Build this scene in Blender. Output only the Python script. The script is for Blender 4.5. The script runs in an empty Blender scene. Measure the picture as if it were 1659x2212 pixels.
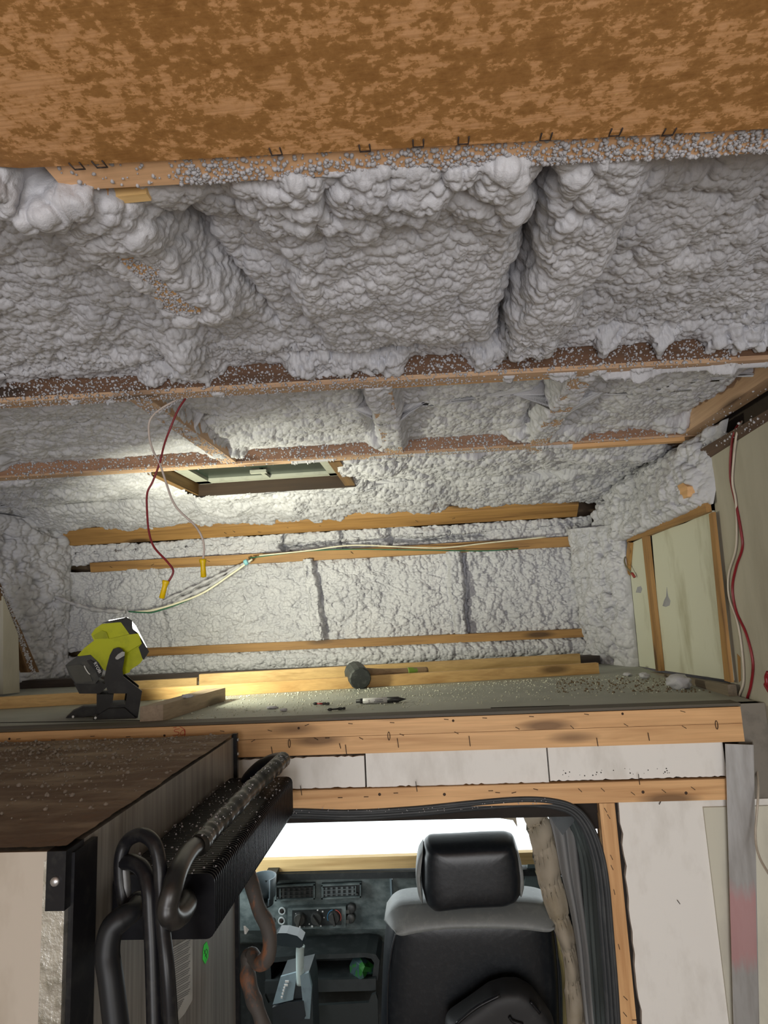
import bpy, bmesh, math, random
import numpy as np
from mathutils import Matrix, Vector
random.seed(7)
SC = bpy.context.scene
COL = SC.collection

# ------------------------------------------------------------------ camera
IW, IH, FPX = 1659, 2212, 1300.0
_F = np.array([100, -199, 1300.]); _F /= np.linalg.norm(_F)
_U = np.array([-400, 8300, 1300.]); _U -= _U @ _F * _F; _U /= np.linalg.norm(_U)
_R = np.cross(_F, _U)
if _R[0] < 0: _R = -_R
CM = np.array([_R, _F, _U])            # world = CM @ (right, up, into)
CAM = np.array([0, 0, 1.75])
cam = bpy.data.cameras.new('camera'); camo = bpy.data.objects.new('camera', cam)
cam.sensor_fit = 'VERTICAL'; cam.sensor_height = 24; cam.lens = 24 * FPX / IH
cam.clip_start = .02; cam.clip_end = 200
m = Matrix([[CM[i][0], CM[i][1], -CM[i][2], CAM[i]] for i in range(3)] + [[0, 0, 0, 1]])
camo.matrix_world = m; COL.objects.link(camo); SC.camera = camo

# ------------------------------------------------------------------ light
SC.view_settings.view_transform = 'Standard'; SC.view_settings.look = 'None'
SC.view_settings.gamma = 1; SC.view_settings.use_curve_mapping = False
SC.view_settings.exposure = 0.0
wd = bpy.data.worlds.new('world'); SC.world = wd; wd.use_nodes = True
wd.node_tree.nodes['Background'].inputs[0].default_value = (.93, .97, 1, 1)
wd.node_tree.nodes['Background'].inputs[1].default_value = 3.2
def area(name, loc, target, sx, sy, power, col):
    l = bpy.data.lights.new(name, 'AREA'); l.shape = 'RECTANGLE'; l.size = sx; l.size_y = sy
    l.energy = power; l.color = col
    o = bpy.data.objects.new(name, l); COL.objects.link(o); o.location = loc
    o.rotation_euler = (Vector(target) - Vector(loc)).to_track_quat('-Z', 'Y').to_euler()
    return o
area('rear_door_daylight', (-.35, -2.3, 1.15), (-.1, 1.5, 1.7), 1.3, 1.7, 50, (.98, .98, 1))
area('cab_dash_fill', (-.97, 1.95, 1.02), (-.1, 2.3, .6), .5, .35, 5, (.88, .97, 1))  # added fill at the cab's left side opening, brightens the dashboard
area('side_window_daylight', (.66, -.75, 1.35), (-.4, .9, 1.9), .9, .6, 13, (1, .99, .97))

def at(px, py, x=None, y=None, z=None):
    d = CM @ np.array([px - 829.5, 1106 - py, FPX])
    if x is not None: t = (x - CAM[0]) / d[0]
    elif y is not None: t = (y - CAM[1]) / d[1]
    else: t = (z - CAM[2]) / d[2]
    return Vector(CAM + d * t)

# ------------------------------------------------------------------ noise (numpy)
def _h(i, j, s):
    i = i.astype(np.int64); j = j.astype(np.int64)
    n = (i * 374761393 + j * 668265263 + s * 1442695041) & 0xFFFFFFFF
    n = ((n ^ (n >> 13)) * 1274126177) & 0xFFFFFFFF
    n = ((n ^ (n >> 16)) * 2246822519) & 0xFFFFFFFF
    return ((n ^ (n >> 15)) & 0xFFFFFF) / float(0xFFFFFF)
def vn(u, v, cell, seed):                    # smooth value noise -1..1
    a, b = u / cell, v / cell
    i, j = np.floor(a), np.floor(b); fa, fb = a - i, b - j
    fa = fa * fa * (3 - 2 * fa); fb = fb * fb * (3 - 2 * fb)
    r = (_h(i, j, seed) * (1 - fa) + _h(i + 1, j, seed) * fa) * (1 - fb) + (_h(i, j + 1, seed) * (1 - fa) + _h(i + 1, j + 1, seed) * fa) * fb
    return r * 2 - 1
def domes(u, v, cell, seed, rmin=.55, rmax=1.05):   # packed bubbles 0..1
    a, b = u / cell, v / cell
    a = a + .35 * vn(u, v, cell * 1.3, seed + 5); b = b + .35 * vn(u, v, cell * 1.3, seed + 6)
    i, j = np.floor(a), np.floor(b); out = np.zeros_like(a)
    for di in (-1, 0, 1):
        for dj in (-1, 0, 1):
            ii, jj = i + di, j + dj
            cx = ii + .5 + .8 * (_h(ii, jj, seed) - .5); cy = jj + .5 + .8 * (_h(ii, jj, seed + 1) - .5)
            r = rmin + (rmax - rmin) * _h(ii, jj, seed + 2)
            d2 = ((a - cx) ** 2 + (b - cy) ** 2) / r ** 2
            out = np.maximum(out, np.sqrt(np.clip(1 - d2, 0, 1)) * r)
    return out
def domes3(P, cell, seed, rmin=.5, rmax=1.0):      # 3-D packed bubbles 0..1
    shp = P.shape[:-1]; Q = P.reshape(-1, 3) / cell; out = np.zeros(len(Q)); I = np.floor(Q).astype(np.int64); Fr = Q - I
    for a in (-1, 0, 1):
        for b in (-1, 0, 1):
            for c in (-1, 0, 1):
                i, j, k = I[:, 0] + a, I[:, 1] + b, I[:, 2] + c
                n = (i * 374761393 + j * 668265263 + k * 2147483647 + seed * 1442695041) & 0xFFFFFFFF
                n = ((n ^ (n >> 13)) * 1274126177) & 0xFFFFFFFF; n = ((n ^ (n >> 16)) * 2246822519) & 0xFFFFFFFF; n ^= n >> 15
                h0 = (n & 255) / 255.; h1 = ((n >> 8) & 255) / 255.; h2 = ((n >> 16) & 255) / 255.; h3 = ((n >> 24) & 255) / 255.
                r = rmin + (rmax - rmin) * h3
                d2 = ((Fr[:, 0] - a - .1 - .8 * h0) ** 2 + (Fr[:, 1] - b - .1 - .8 * h1) ** 2 + (Fr[:, 2] - c - .1 - .8 * h2) ** 2) / r ** 2
                out = np.maximum(out, np.sqrt(np.clip(1 - d2, 0, 1)) * r)
    return out.reshape(shp)
def gnormals(P, side):
    a = np.gradient(P, axis=1); b = np.gradient(P, axis=0); n = np.cross(a, b); n /= np.linalg.norm(n, axis=-1, keepdims=True) + 1e-12
    s = np.sign((n * np.array(side)).sum(-1, keepdims=True)); s[s == 0] = 1; return n * s
def blur(A, k, it=2):
    for _ in range(it):
        for ax in (0, 1):
            p = [(0, 0), (0, 0)]; p[ax] = (k, k); B = np.cumsum(np.pad(A, p, mode='edge'), axis=ax)
            B = np.concatenate([np.zeros_like(np.take(B, [0], ax)), B], ax); n = A.shape[ax]
            A = (np.take(B, np.arange(2 * k + 1, 2 * k + 1 + n), ax) - np.take(B, np.arange(0, n), ax)) / (2 * k + 1)
    return A
def sm(a, b, x):
    t = np.clip((x - a) / (b - a), 0, 1); return t * t * (3 - 2 * t)
def win(a, b, x, e):                         # soft window
    return sm(a - e, a + e, x) * (1 - sm(b - e, b + e, x))

# ------------------------------------------------------------------ materials
def newmat(name):
    m = bpy.data.materials.new(name); m.use_nodes = True
    nt = m.node_tree; return m, nt, nt.nodes['Principled BSDF']
def N(nt, t, **k):
    n = nt.nodes.new(t)
    for a, b in k.items():
        if a in n.inputs: n.inputs[a].default_value = b
        else: setattr(n, a, b)
    return n
def ramp(nt, fac, stops):
    r = nt.nodes.new('ShaderNodeValToRGB'); e = r.color_ramp.elements
    while len(e) < len(stops): e.new(.5)
    for k, (p, c) in enumerate(stops):
        e[k].position = p; e[k].color = (*c, 1)
    nt.links.new(fac, r.inputs[0]); return r.outputs[0]
def mixc(nt, fac, a, b, mode='MIX'):
    mx = nt.nodes.new('ShaderNodeMix'); mx.data_type = 'RGBA'; mx.blend_type = mode
    for s, v in ((0, fac), (6, a), (7, b)):
        if hasattr(v, 'links'): nt.links.new(v, mx.inputs[s])
        elif s: mx.inputs[s].default_value = (*v, 1)
        else: mx.inputs[s].default_value = v
    return mx.outputs[2]
def coords(nt, scale, rnd=True):
    tc = nt.nodes.new('ShaderNodeTexCoord'); mp = nt.nodes.new('ShaderNodeMapping')
    mp.inputs['Scale'].default_value = scale
    nt.links.new(tc.outputs['Object'], mp.inputs[0])
    if rnd:
        oi = nt.nodes.new('ShaderNodeObjectInfo'); vm = nt.nodes.new('ShaderNodeVectorMath'); vm.operation = 'SCALE'
        cb = nt.nodes.new('ShaderNodeCombineXYZ')
        for s in range(3): nt.links.new(oi.outputs['Random'], cb.inputs[s])
        vm.inputs[3].default_value = 37
        nt.links.new(cb.outputs[0], vm.inputs[0]); nt.links.new(vm.outputs[0], mp.inputs['Location'])
    return mp.outputs[0]
def noise(nt, vec, scale, detail=3, rough=.5, dist=0):
    n = N(nt, 'ShaderNodeTexNoise', Scale=scale, Detail=detail, Roughness=rough, Distortion=dist)
    nt.links.new(vec, n.inputs['Vector']); return n.outputs['Fac']
def bump(nt, bs, h, strength, dist):
    b = N(nt, 'ShaderNodeBump', Strength=strength, Distance=dist)
    nt.links.new(h, b.inputs['Height']); nt.links.new(b.outputs[0], bs.inputs['Normal'])
_cache = {}
def wood(axis, base, dark, rough=.62, knots=True):
    key = (axis, base, dark)
    if key in _cache: return _cache[key]
    m, nt, bs = newmat('wood_' + str(len(_cache)))
    sc = [42, 42, 42]; sc['xyz'.index(axis)] = 2.2
    v = coords(nt, sc)
    g = noise(nt, v, 1, 4, .6, .6)
    c = ramp(nt, g, [(.28, dark), (.48, base), (.62, tuple(min(1, x * 1.12) for x in base)), (.8, tuple(x * .8 for x in base))])
    s4 = [190, 190, 190]; s4['xyz'.index(axis)] = 5
    g2 = noise(nt, coords(nt, s4), 1, 3, .6, .3)
    c = mixc(nt, ramp(nt, g2, [(.42, (0, 0, 0)), (.66, (.55, .55, .55))]), c, tuple(.5 * x + .5 * y for x, y in zip(base, dark)))
    s2 = [12, 12, 12]; s2['xyz'.index(axis)] = 3
    v2 = coords(nt, s2)
    blot = noise(nt, v2, 1, 3)
    c = mixc(nt, ramp(nt, blot, [(.45, (0, 0, 0)), (.75, (.45, .45, .45))]), c, dark)
    if knots:
        s3 = [22, 22, 22]; s3['xyz'.index(axis)] = 5
        vv = coords(nt, s3)
        vo = N(nt, 'ShaderNodeTexVoronoi', Scale=.55); nt.links.new(vv, vo.inputs['Vector'])
        c = mixc(nt, ramp(nt, vo.outputs['Distance'], [(.09, (.85, .85, .85)), (.21, (0, 0, 0))]), c, tuple(x * .35 for x in dark))
    nt.links.new(c, bs.inputs['Base Color']); bs.inputs['Roughness'].default_value = rough
    bump(nt, bs, g, .25, .002)
    _cache[key] = m; return m
PINE = ((.72, .43, .20), (.45, .22, .08)); PINK = ((.52, .34, .21), (.34, .20, .12)); OLD = ((.36, .195, .06), (.15, .07, .02))
GREYW = ((.33, .25, .17), (.18, .13, .09)); OAK = ((.80, .56, .25), (.55, .33, .12))
def foam_mat(name, a, b):
    m, nt, bs = newmat(name); v = coords(nt, (1, 1, 1), False)
    n1 = noise(nt, v, 9, 4)
    c = ramp(nt, n1, [(.3, a), (.7, b)])
    nt.links.new(c, bs.inputs['Base Color']); bs.inputs['Roughness'].default_value = .48
    bs.inputs['Specular IOR Level'].default_value = .35
    n2 = noise(nt, v, 330, 3, .6); bump(nt, bs, n2, .55, .0016)
    return m
FOAM = foam_mat('foam', (.445, .443, .472), (.53, .525, .548))
def plain(name, col, rough=.5, metal=0, spot=None, sc=(30, 30, 30), thr=(.5, .65), bumpy=0, spec=.5, coat=0):
    m, nt, bs = newmat(name); v = coords(nt, sc)
    bs.inputs['Roughness'].default_value = rough; bs.inputs['Metallic'].default_value = metal
    bs.inputs['Specular IOR Level'].default_value = spec
    bs.inputs['Coat Weight'].default_value = coat
    n = noise(nt, v, 1, 5, .6)
    if spot is None: spot = tuple(x * .82 for x in col)
    c = ramp(nt, n, [(thr[0], col), (thr[1], spot)])
    nt.links.new(c, bs.inputs['Base Color'])
    if bumpy: bump(nt, bs, n, bumpy, .003)
    return m
def emis(name, col, s):
    m, nt, bs = newmat(name); bs.inputs['Base Color'].default_value = (*col, 1)
    bs.inputs['Emission Color'].default_value = (*col, 1); bs.inputs['Emission Strength'].default_value = s; return m

# mottled ceiling plywood
PLY, nt, bs = newmat('mottled_plywood')
v = coords(nt, (40, 50, 50), False); vf = coords(nt, (110, 140, 140), False); vl = coords(nt, (5, 11, 11), False); vg = coords(nt, (14, 420, 420), False)
a = noise(nt, v, 1, 3, .6, .2); b_ = noise(nt, vf, 1, 4, .7, .2); L_ = noise(nt, vl, 1, 3); g = noise(nt, vg, 1, 3)
ad = N(nt, 'ShaderNodeMath', operation='ADD'); nt.links.new(a, ad.inputs[0]); nt.links.new(b_, ad.inputs[1])
ad2 = N(nt, 'ShaderNodeMath', operation='MULTIPLY_ADD'); nt.links.new(L_, ad2.inputs[0]); ad2.inputs[1].default_value = .55; nt.links.new(ad.outputs[0], ad2.inputs[2])
ad3 = N(nt, 'ShaderNodeMath', operation='MULTIPLY'); nt.links.new(ad2.outputs[0], ad3.inputs[0]); ad3.inputs[1].default_value = .39
c = ramp(nt, ad3.outputs[0], [(.42, (.70, .38, .18)), (.48, (.60, .31, .125)), (.50, (.38, .185, .055)), (.60, (.28, .125, .032))])
c = mixc(nt, ramp(nt, g, [(.42, (0, 0, 0)), (.62, (.4, .4, .4))]), c, (.36, .17, .05))
vy = coords(nt, (26, 45, 45), False); yy = noise(nt, vy, 1, 5, .6, .5)
c = mixc(nt, ramp(nt, yy, [(.73, (0, 0, 0)), (.77, (.7, .7, .7))]), c, (.75, .55, .18))
nt.links.new(c, bs.inputs['Base Color']); bs.inputs['Roughness'].default_value = .5; bump(nt, bs, g, .15, .001)

WHITEB = plain('white_board', (.80, .78, .74), .7, spot=(.62, .59, .54), sc=(16, 16, 7), thr=(.5, .8), bumpy=.1)
CREAM = plain('stained_panel', (.60, .60, .48), .6, spot=(.36, .34, .22), sc=(10, 10, 3), thr=(.52, .75))
WALLP = plain('wall_panel', (.44, .41, .33), .7, spot=(.35, .32, .25), sc=(12, 12, 3), thr=(.45, .75))
BLACK = plain('black_metal', (.008, .008, .010), .33, 0, spot=(.018, .018, .018), sc=(60, 60, 60), spec=.3)
FINB = plain('black_fin_metal', (.004, .004, .006), .4, spot=(.008, .008, .01), spec=.18)
DARK = plain('dark_gap', (.02, .015, .012), .9)
RUBBER = plain('black_rubber', (.03, .033, .036), .55, spot=(.05, .053, .055), sc=(14, 14, 14))
DUSTRUB = plain('dusty_rubber', (.045, .045, .045), .8, spot=(.12, .12, .12), sc=(50, 50, 50), thr=(.5, .8))
ALU = plain('aluminium', (.55, .55, .56), .38, .85, spot=(.40, .38, .38), sc=(16, 16, 5), thr=(.45, .7))
GALV = plain('galvanised_sheet', (.34, .325, .30), .42, .35, spot=(.22, .21, .195), sc=(120, 120, 3), thr=(.4, .65))
TANF = plain('grimy_panel', (.42, .37, .31), .75, spot=(.30, .25, .19), sc=(9, 9, 4), thr=(.45, .7), bumpy=.2)
CARD = plain('brown_fridge_top', (.15, .095, .06), .85, spot=(.30, .23, .16), sc=(5, 22, 20), thr=(.45, .7), bumpy=.4)
FOIL = plain('foil_tape', (.80, .78, .72), .3, .9, spot=(.5, .48, .42), sc=(40, 40, 40), bumpy=.8)
LIME = plain('lime_plastic', (.47, .50, .012), .42, spot=(.38, .41, .01), sc=(20, 20, 20))
BPLAS = plain('black_plastic', (.018, .018, .019), .45, spot=(.03, .03, .03))
GPLAS = plain('grey_plastic', (.05, .052, .05), .45, spot=(.08, .08, .07))
DASH = plain('dash_plastic', (.075, .10, .10), .5, spot=(.26, .31, .30), sc=(13, 13, 19), thr=(.42, .74))
DASHD = plain('dash_dark', (.02, .025, .025), .55, spot=(.035, .04, .04))
BLUEG = plain('blue_grey_plastic', (.20, .27, .30), .35, spot=(.16, .21, .24))
SILV = plain('pale_shaft', (.52, .62, .60), .3, .2)
SEATB = plain('black_leather', (.008, .010, .013), .36, spot=(.014, .016, .019), sc=(90, 90, 90), bumpy=.08)
SEATG = plain('grey_leather', (.17, .18, .175), .5, spot=(.20, .21, .20), sc=(60, 60, 60), bumpy=.2)
QUILT = plain('beige_quilt', (.36, .31, .235), .8, spot=(.28, .23, .15), sc=(12, 12, 7))
GREYC = plain('grey_cloth', (.27, .27, .265), .9, spot=(.19, .19, .19), sc=(25, 25, 3), thr=(.4, .7))
GAITER = plain('green_grey_rubber', (.060, .075, .075), .55, spot=(.14, .17, .165), sc=(90, 90, 2), thr=(.50, .75))
REDW = plain('red_wire', (.20, .008, .014), .4); WHTW = plain('white_wire', (.55, .47, .42), .45); CREW = plain('cream_wire', (.70, .66, .50), .5)
GRNW = plain('green_wire', (.02, .12, .06), .5); YEL = plain('yellow_plastic', (.75, .50, .0), .4); TEALC = plain('teal_clip', (.25, .55, .60), .5)
DECK = plain('deck_sheet', (.37, .38, .33), .55, spot=(.26, .27, .23), sc=(5, 9, 5), thr=(.4, .8))
LETTER = plain('white_print', (.8, .8, .78), .6); BLKINK = plain('black_print', (.03, .03, .03), .6); REDINK = plain('red_ink', (.55, .06, .03), .6)
GREENS = plain('green_sticker', (.03, .80, .06), .5); PAPER = plain('label_paper', (.45, .45, .43), .6); GREYINK = plain('grey_print', (.16, .16, .16), .6)
STEEL = plain('staple_steel', (.05, .035, .03), .5, .3)
VENTG = plain('vent_dome', (.012, .022, .015), .25, spot=(.02, .035, .025), sc=(6, 6, 6)); VENTF = plain('vent_frame_white', (.36, .37, .31), .5)
RUST = plain('rusty_tube', (.06, .05, .043), .7, spot=(.22, .08, .03), sc=(30, 30, 16), thr=(.5, .62), bumpy=.4)
LENS = emis('work_light_lens', (1, 1, .90), 9)

# ------------------------------------------------------------------ builders
def tag(o, label=None, cat=None, group=None, kind=None):
    if label: o['label'] = label
    if cat: o['category'] = cat
    if group: o['group'] = group
    if kind: o['kind'] = kind
    return o
def link(name, me, mat, parent=None, smooth=False, origin=None):
    o = bpy.data.objects.new(name, me); COL.objects.link(o)
    if mat is not None and not me.materials: me.materials.append(mat)
    n = len(me.vertices); co = np.empty(n * 3); me.vertices.foreach_get('co', co); co = co.reshape(-1, 3)
    mn, mx = co.min(0), co.max(0)
    og = np.array(origin) if origin is not None else np.array([(mn[0] + mx[0]) / 2, (mn[1] + mx[1]) / 2, mn[2]])
    me.vertices.foreach_set('co', (co - og).ravel()); me.update()
    if parent is not None:
        o.parent = parent; o.location = Vector(og) - Vector(parent['_w'])
    else: o.location = og
    o['_w'] = [float(t) for t in og]
    if smooth: me.polygons.foreach_set('use_smooth', [True] * len(me.polygons))
    return o
def thing(name, loc, label, cat, group=None):
    o = bpy.data.objects.new(name, None); COL.objects.link(o); o.location = loc; o.empty_display_size = .05
    o['_w'] = [float(t) for t in loc]
    return tag(o, label, cat, group)
def bmesh_link(name, bm, mat, parent=None, smooth=False, bev=0, seg=2):
    if bev:
        es = [e for e in bm.edges if len(e.link_faces) == 2 and e.calc_face_angle(0) > .5]
        bmesh.ops.bevel(bm, geom=es, offset=bev, segments=seg, profile=.6, affect='EDGES', clamp_overlap=True)
    bmesh.ops.recalc_face_normals(bm, faces=bm.faces[:])
    me = bpy.data.meshes.new(name); bm.to_mesh(me); bm.free()
    return link(name, me, mat, parent, smooth)
def hexa(bm, p):                             # 8 points: bottom 4 then top 4
    vs = [bm.verts.new(q) for q in p]
    for f in ((0, 3, 2, 1), (4, 5, 6, 7), (0, 1, 5, 4), (1, 2, 6, 5), (2, 3, 7, 6), (3, 0, 4, 7)): bm.faces.new([vs[i] for i in f])
def boxp(bm, a, b, M=None):
    x0, y0, z0 = a; x1, y1, z1 = b
    p = [Vector(q) for q in ((x0, y0, z0), (x1, y0, z0), (x1, y1, z0), (x0, y1, z0), (x0, y0, z1), (x1, y0, z1), (x1, y1, z1), (x0, y1, z1))]
    if M is not None: p = [M @ q for q in p]
    hexa(bm, p)
def box(name, a, b, mat, parent=None, bev=.002, M=None):
    bm = bmesh.new(); boxp(bm, a, b, M); return bmesh_link(name, bm, mat, parent, bev=bev)
def skewbox(name, pts8, mat, parent=None, bev=.0015):
    bm = bmesh.new(); hexa(bm, pts8); return bmesh_link(name, bm, mat, parent, bev=bev)
def prism(name, pts, vec, mat, parent=None, bev=.002, smooth=False, seg=2):   # polygon extruded along vec
    bm = bmesh.new(); n = len(pts); v = Vector(vec)
    a = [bm.verts.new(Vector(p)) for p in pts]; b = [bm.verts.new(Vector(p) + v) for p in pts]
    bm.faces.new(a); bm.faces.new(b[::-1])
    for i in range(n): bm.faces.new([a[i], b[i], b[(i + 1) % n], a[(i + 1) % n]])
    return bmesh_link(name, bm, mat, parent, smooth, bev, seg)
def catmull(P, k=8):
    P = [Vector(p) for p in P]; out = []
    Q = [P[0] * 2 - P[1]] + P + [P[-1] * 2 - P[-2]]
    for i in range(1, len(Q) - 2):
        for j in range(k):
            t = j / k; a, b, c, d = Q[i - 1], Q[i], Q[i + 1], Q[i + 2]
            out.append(.5 * ((2 * b) + (c - a) * t + (2 * a - 5 * b + 4 * c - d) * t * t + (3 * b - a - 3 * c + d) * t ** 3))
    out.append(P[-1]); return out
def tube_bm(bm, path, r, n=10, k=8, rf=None, flat=1.0, smoothp=True):
    P = catmull(path, k) if smoothp else [Vector(p) for p in path]
    up = Vector((.13, .21, .97)); rings = []
    for i, p in enumerate(P):
        t = (P[min(i + 1, len(P) - 1)] - P[max(i - 1, 0)]).normalized()
        s = t.cross(up)
        if s.length < 1e-3: s = t.cross(Vector((1, 0, 0)))
        s.normalize(); up = s.cross(t).normalized()
        rr = r if rf is None else r * rf(i / (len(P) - 1))
        rings.append([bm.verts.new(p + rr * (math.cos(2 * math.pi * q / n) * s + flat * math.sin(2 * math.pi * q / n) * up)) for q in range(n)])
    for a, b in zip(rings, rings[1:]):
        for q in range(n): bm.faces.new([a[q], a[(q + 1) % n], b[(q + 1) % n], b[q]])
    bm.faces.new(rings[0][::-1]); bm.faces.new(rings[-1])
def tube(name, path, r, mat, parent=None, **k):
    bm = bmesh.new(); tube_bm(bm, path, r, **k); return bmesh_link(name, bm, mat, parent, True)
def lathe_bm(bm, prof, p0, axis, n=24):       # prof: (dist along axis, radius)
    ax = Vector(axis).normalized(); s = ax.orthogonal().normalized(); t = ax.cross(s); rings = []
    for d, r in prof:
        rings.append([bm.verts.new(Vector(p0) + ax * d + max(r, 1e-5) * (math.cos(2 * math.pi * q / n) * s + math.sin(2 * math.pi * q / n) * t)) for q in range(n)])
    for a, b in zip(rings, rings[1:]):
        for q in range(n): bm.faces.new([a[q], a[(q + 1) % n], b[(q + 1) % n], b[q]])
    bm.faces.new(rings[0][::-1]); bm.faces.new(rings[-1])
def lathe(name, prof, p0, axis, mat, parent=None, n=24, smooth=True):
    bm = bmesh.new(); lathe_bm(bm, prof, p0, axis, n)
    o = bmesh_link(name, bm, mat, parent, smooth)
    return o
def gridmesh(name, P, mat, keep=None, parent=None, smooth=True):
    nv, nu = P.shape[:2]
    idx = np.arange(nv * nu).reshape(nv, nu)
    q = np.stack([idx[:-1, :-1], idx[:-1, 1:], idx[1:, 1:], idx[1:, :-1]], -1)
    if keep is not None: q = q[keep[:-1, :-1] & keep[1:, 1:] & keep[1:, :-1] & keep[:-1, 1:]]
    q = q.reshape(-1, 4); me = bpy.data.meshes.new(name)
    me.vertices.add(nv * nu); me.vertices.foreach_set('co', P.reshape(-1).astype(np.float64))
    me.loops.add(len(q) * 4); me.loops.foreach_set('vertex_index', q.ravel().astype(np.int32))
    me.polygons.add(len(q)); me.polygons.foreach_set('loop_start', np.arange(0, len(q) * 4, 4, dtype=np.int32))
    me.update(calc_edges=True); me.validate()
    return link(name, me, mat, parent, smooth)
_oct = [(1, 0, 0), (-1, 0, 0), (0, 1, 0), (0, -1, 0), (0, 0, 1), (0, 0, -1)]
_tmp = bmesh.new(); bmesh.ops.create_icosphere(_tmp, subdivisions=1, radius=1)
ICO_V = np.array([v.co[:] for v in _tmp.verts]); ICO_F = np.array([[v.index for v in f.verts] for f in _tmp.faces]); _tmp.free()
def blobs(name, pts, rad, mat, parent=None, squash=None, seed=1):
    rg = np.random.default_rng(seed); pts = np.array(pts); n = len(pts)
    rad = np.array(rad) * np.ones(n)
    j = 1 + .35 * (rg.random((n, 12, 1)) - .5)
    S = np.ones((n, 1, 3)) * (.7 + .6 * rg.random((n, 1, 3)))
    V = pts[:, None, :] + ICO_V[None] * rad[:, None, None] * j * S
    F = (ICO_F[None] + 12 * np.arange(n)[:, None, None]).reshape(-1, 3)
    me = bpy.data.meshes.new(name); me.vertices.add(n * 12); me.vertices.foreach_set('co', V.ravel())
    me.loops.add(len(F) * 3); me.loops.foreach_set('vertex_index', F.ravel().astype(np.int32))
    me.polygons.add(len(F)); me.polygons.foreach_set('loop_start', np.arange(0, len(F) * 3, 3, dtype=np.int32))
    me.update(calc_edges=True)
    return link(name, me, mat, parent, True)
def text(name, s, size, M, mat, parent, ex=.0004):
    cu = bpy.data.curves.new(name, 'FONT'); cu.body = s; cu.size = size; cu.extrude = ex; cu.align_x = 'CENTER'; cu.align_y = 'CENTER'
    o = bpy.data.objects.new(name, cu); COL.objects.link(o)
    bpy.context.view_layer.update()
    me = bpy.data.meshes.new_from_object(o); bpy.data.objects.remove(o)
    me.transform(M); me.name = name
    return link(name, me, mat, parent)

# ================================================================== SETTING
HC = 2.17                     # underside of the ceiling joists
st = lambda o: tag(o, kind='structure')
st(box('floor', (-1.75, -2.6, -.06), (.80, 3.0, 0), plain('floor_ply', (.25, .2, .15), .8), bev=0))
st(box('ceiling', (-1.8, -2.6, HC + .11), (.95, 2.7, HC + .14), plain('roof_skin', (.30, .17, .09), .8), bev=0))
# right wall: tall plywood panel up to the bulkhead, top edge a little below the joists
st(prism('wall_right', [(.722, -2.5, 0), (.722, 1.585, 0), (.722, 1.585, 1.5), (.722, 1.53, 2.083), (.722, 1.20, 2.108), (.722, -2.5, 2.125)], (.03, 0, 0), WALLP, bev=0))
st(box('wall_left', (-1.74, -2.6, 0), (-1.70, 2.7, HC + .14), WALLP, bev=0))
st(box('wall_right_outer', (.80, -2.6, 0), (.83, 2.7, HC + .14), plain('outer_skin', (.05, .035, .025), .9), bev=0))
st(box('wall_front', (-1.74, 2.60, 1.42), (.83, 2.63, HC + .14), plain('nose_skin', (.12, .08, .05), .9), bev=0))
st(box('wall_rear', (-1.7, -2.6, 0), (.8, -2.55, HC + .12), WALLP, bev=0))
# loft deck
dk = st(box('loft_floor', (-1.74, 1.44, 1.455), (.715, 2.6, 1.50), DECK, bev=.001))

# ---- mottled ply panel overhead
def yA(x, y0, k): return y0 + k * x
pl = [(-.352, .473, HC - .006), (.80, .545, HC - .006), (.80, -1.3, HC - .006), (-1.3, -1.3, HC - .006), (-1.3, .24, HC - .006)]
ply = prism('ceiling_panel', pl, (0, 0, .005), PLY, bev=.0004)
tag(ply, 'mottled brown plywood ceiling panel stapled along its edge overhead', 'plywood panel')
def staple(parent, p, u, n, w=.011, h=.006, r=.0006, name='staple'):   # crown w along u, legs along n
    u = Vector(u).normalized(); n = Vector(n).normalized(); p = Vector(p)
    tube(name, [p - u * w / 2, p - u * w / 2 + n * h, p + u * w / 2 + n * h, p + u * w / 2], r, STEEL, parent, n=5, smoothp=False)
for px, py in ((163, 345), (212, 341), (594, 313), (787, 306), (903, 295), (1001, 289), (1180, 281), (1331, 271), (1447, 271)):
    p = at(px, py + 3, z=HC - .0035)
    w = .0095
    staple(ply, p + Vector((0, -.002, -.0035)), (1, .06, 0), (0.0, 1, .1), w, .0095, .0008)

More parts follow.
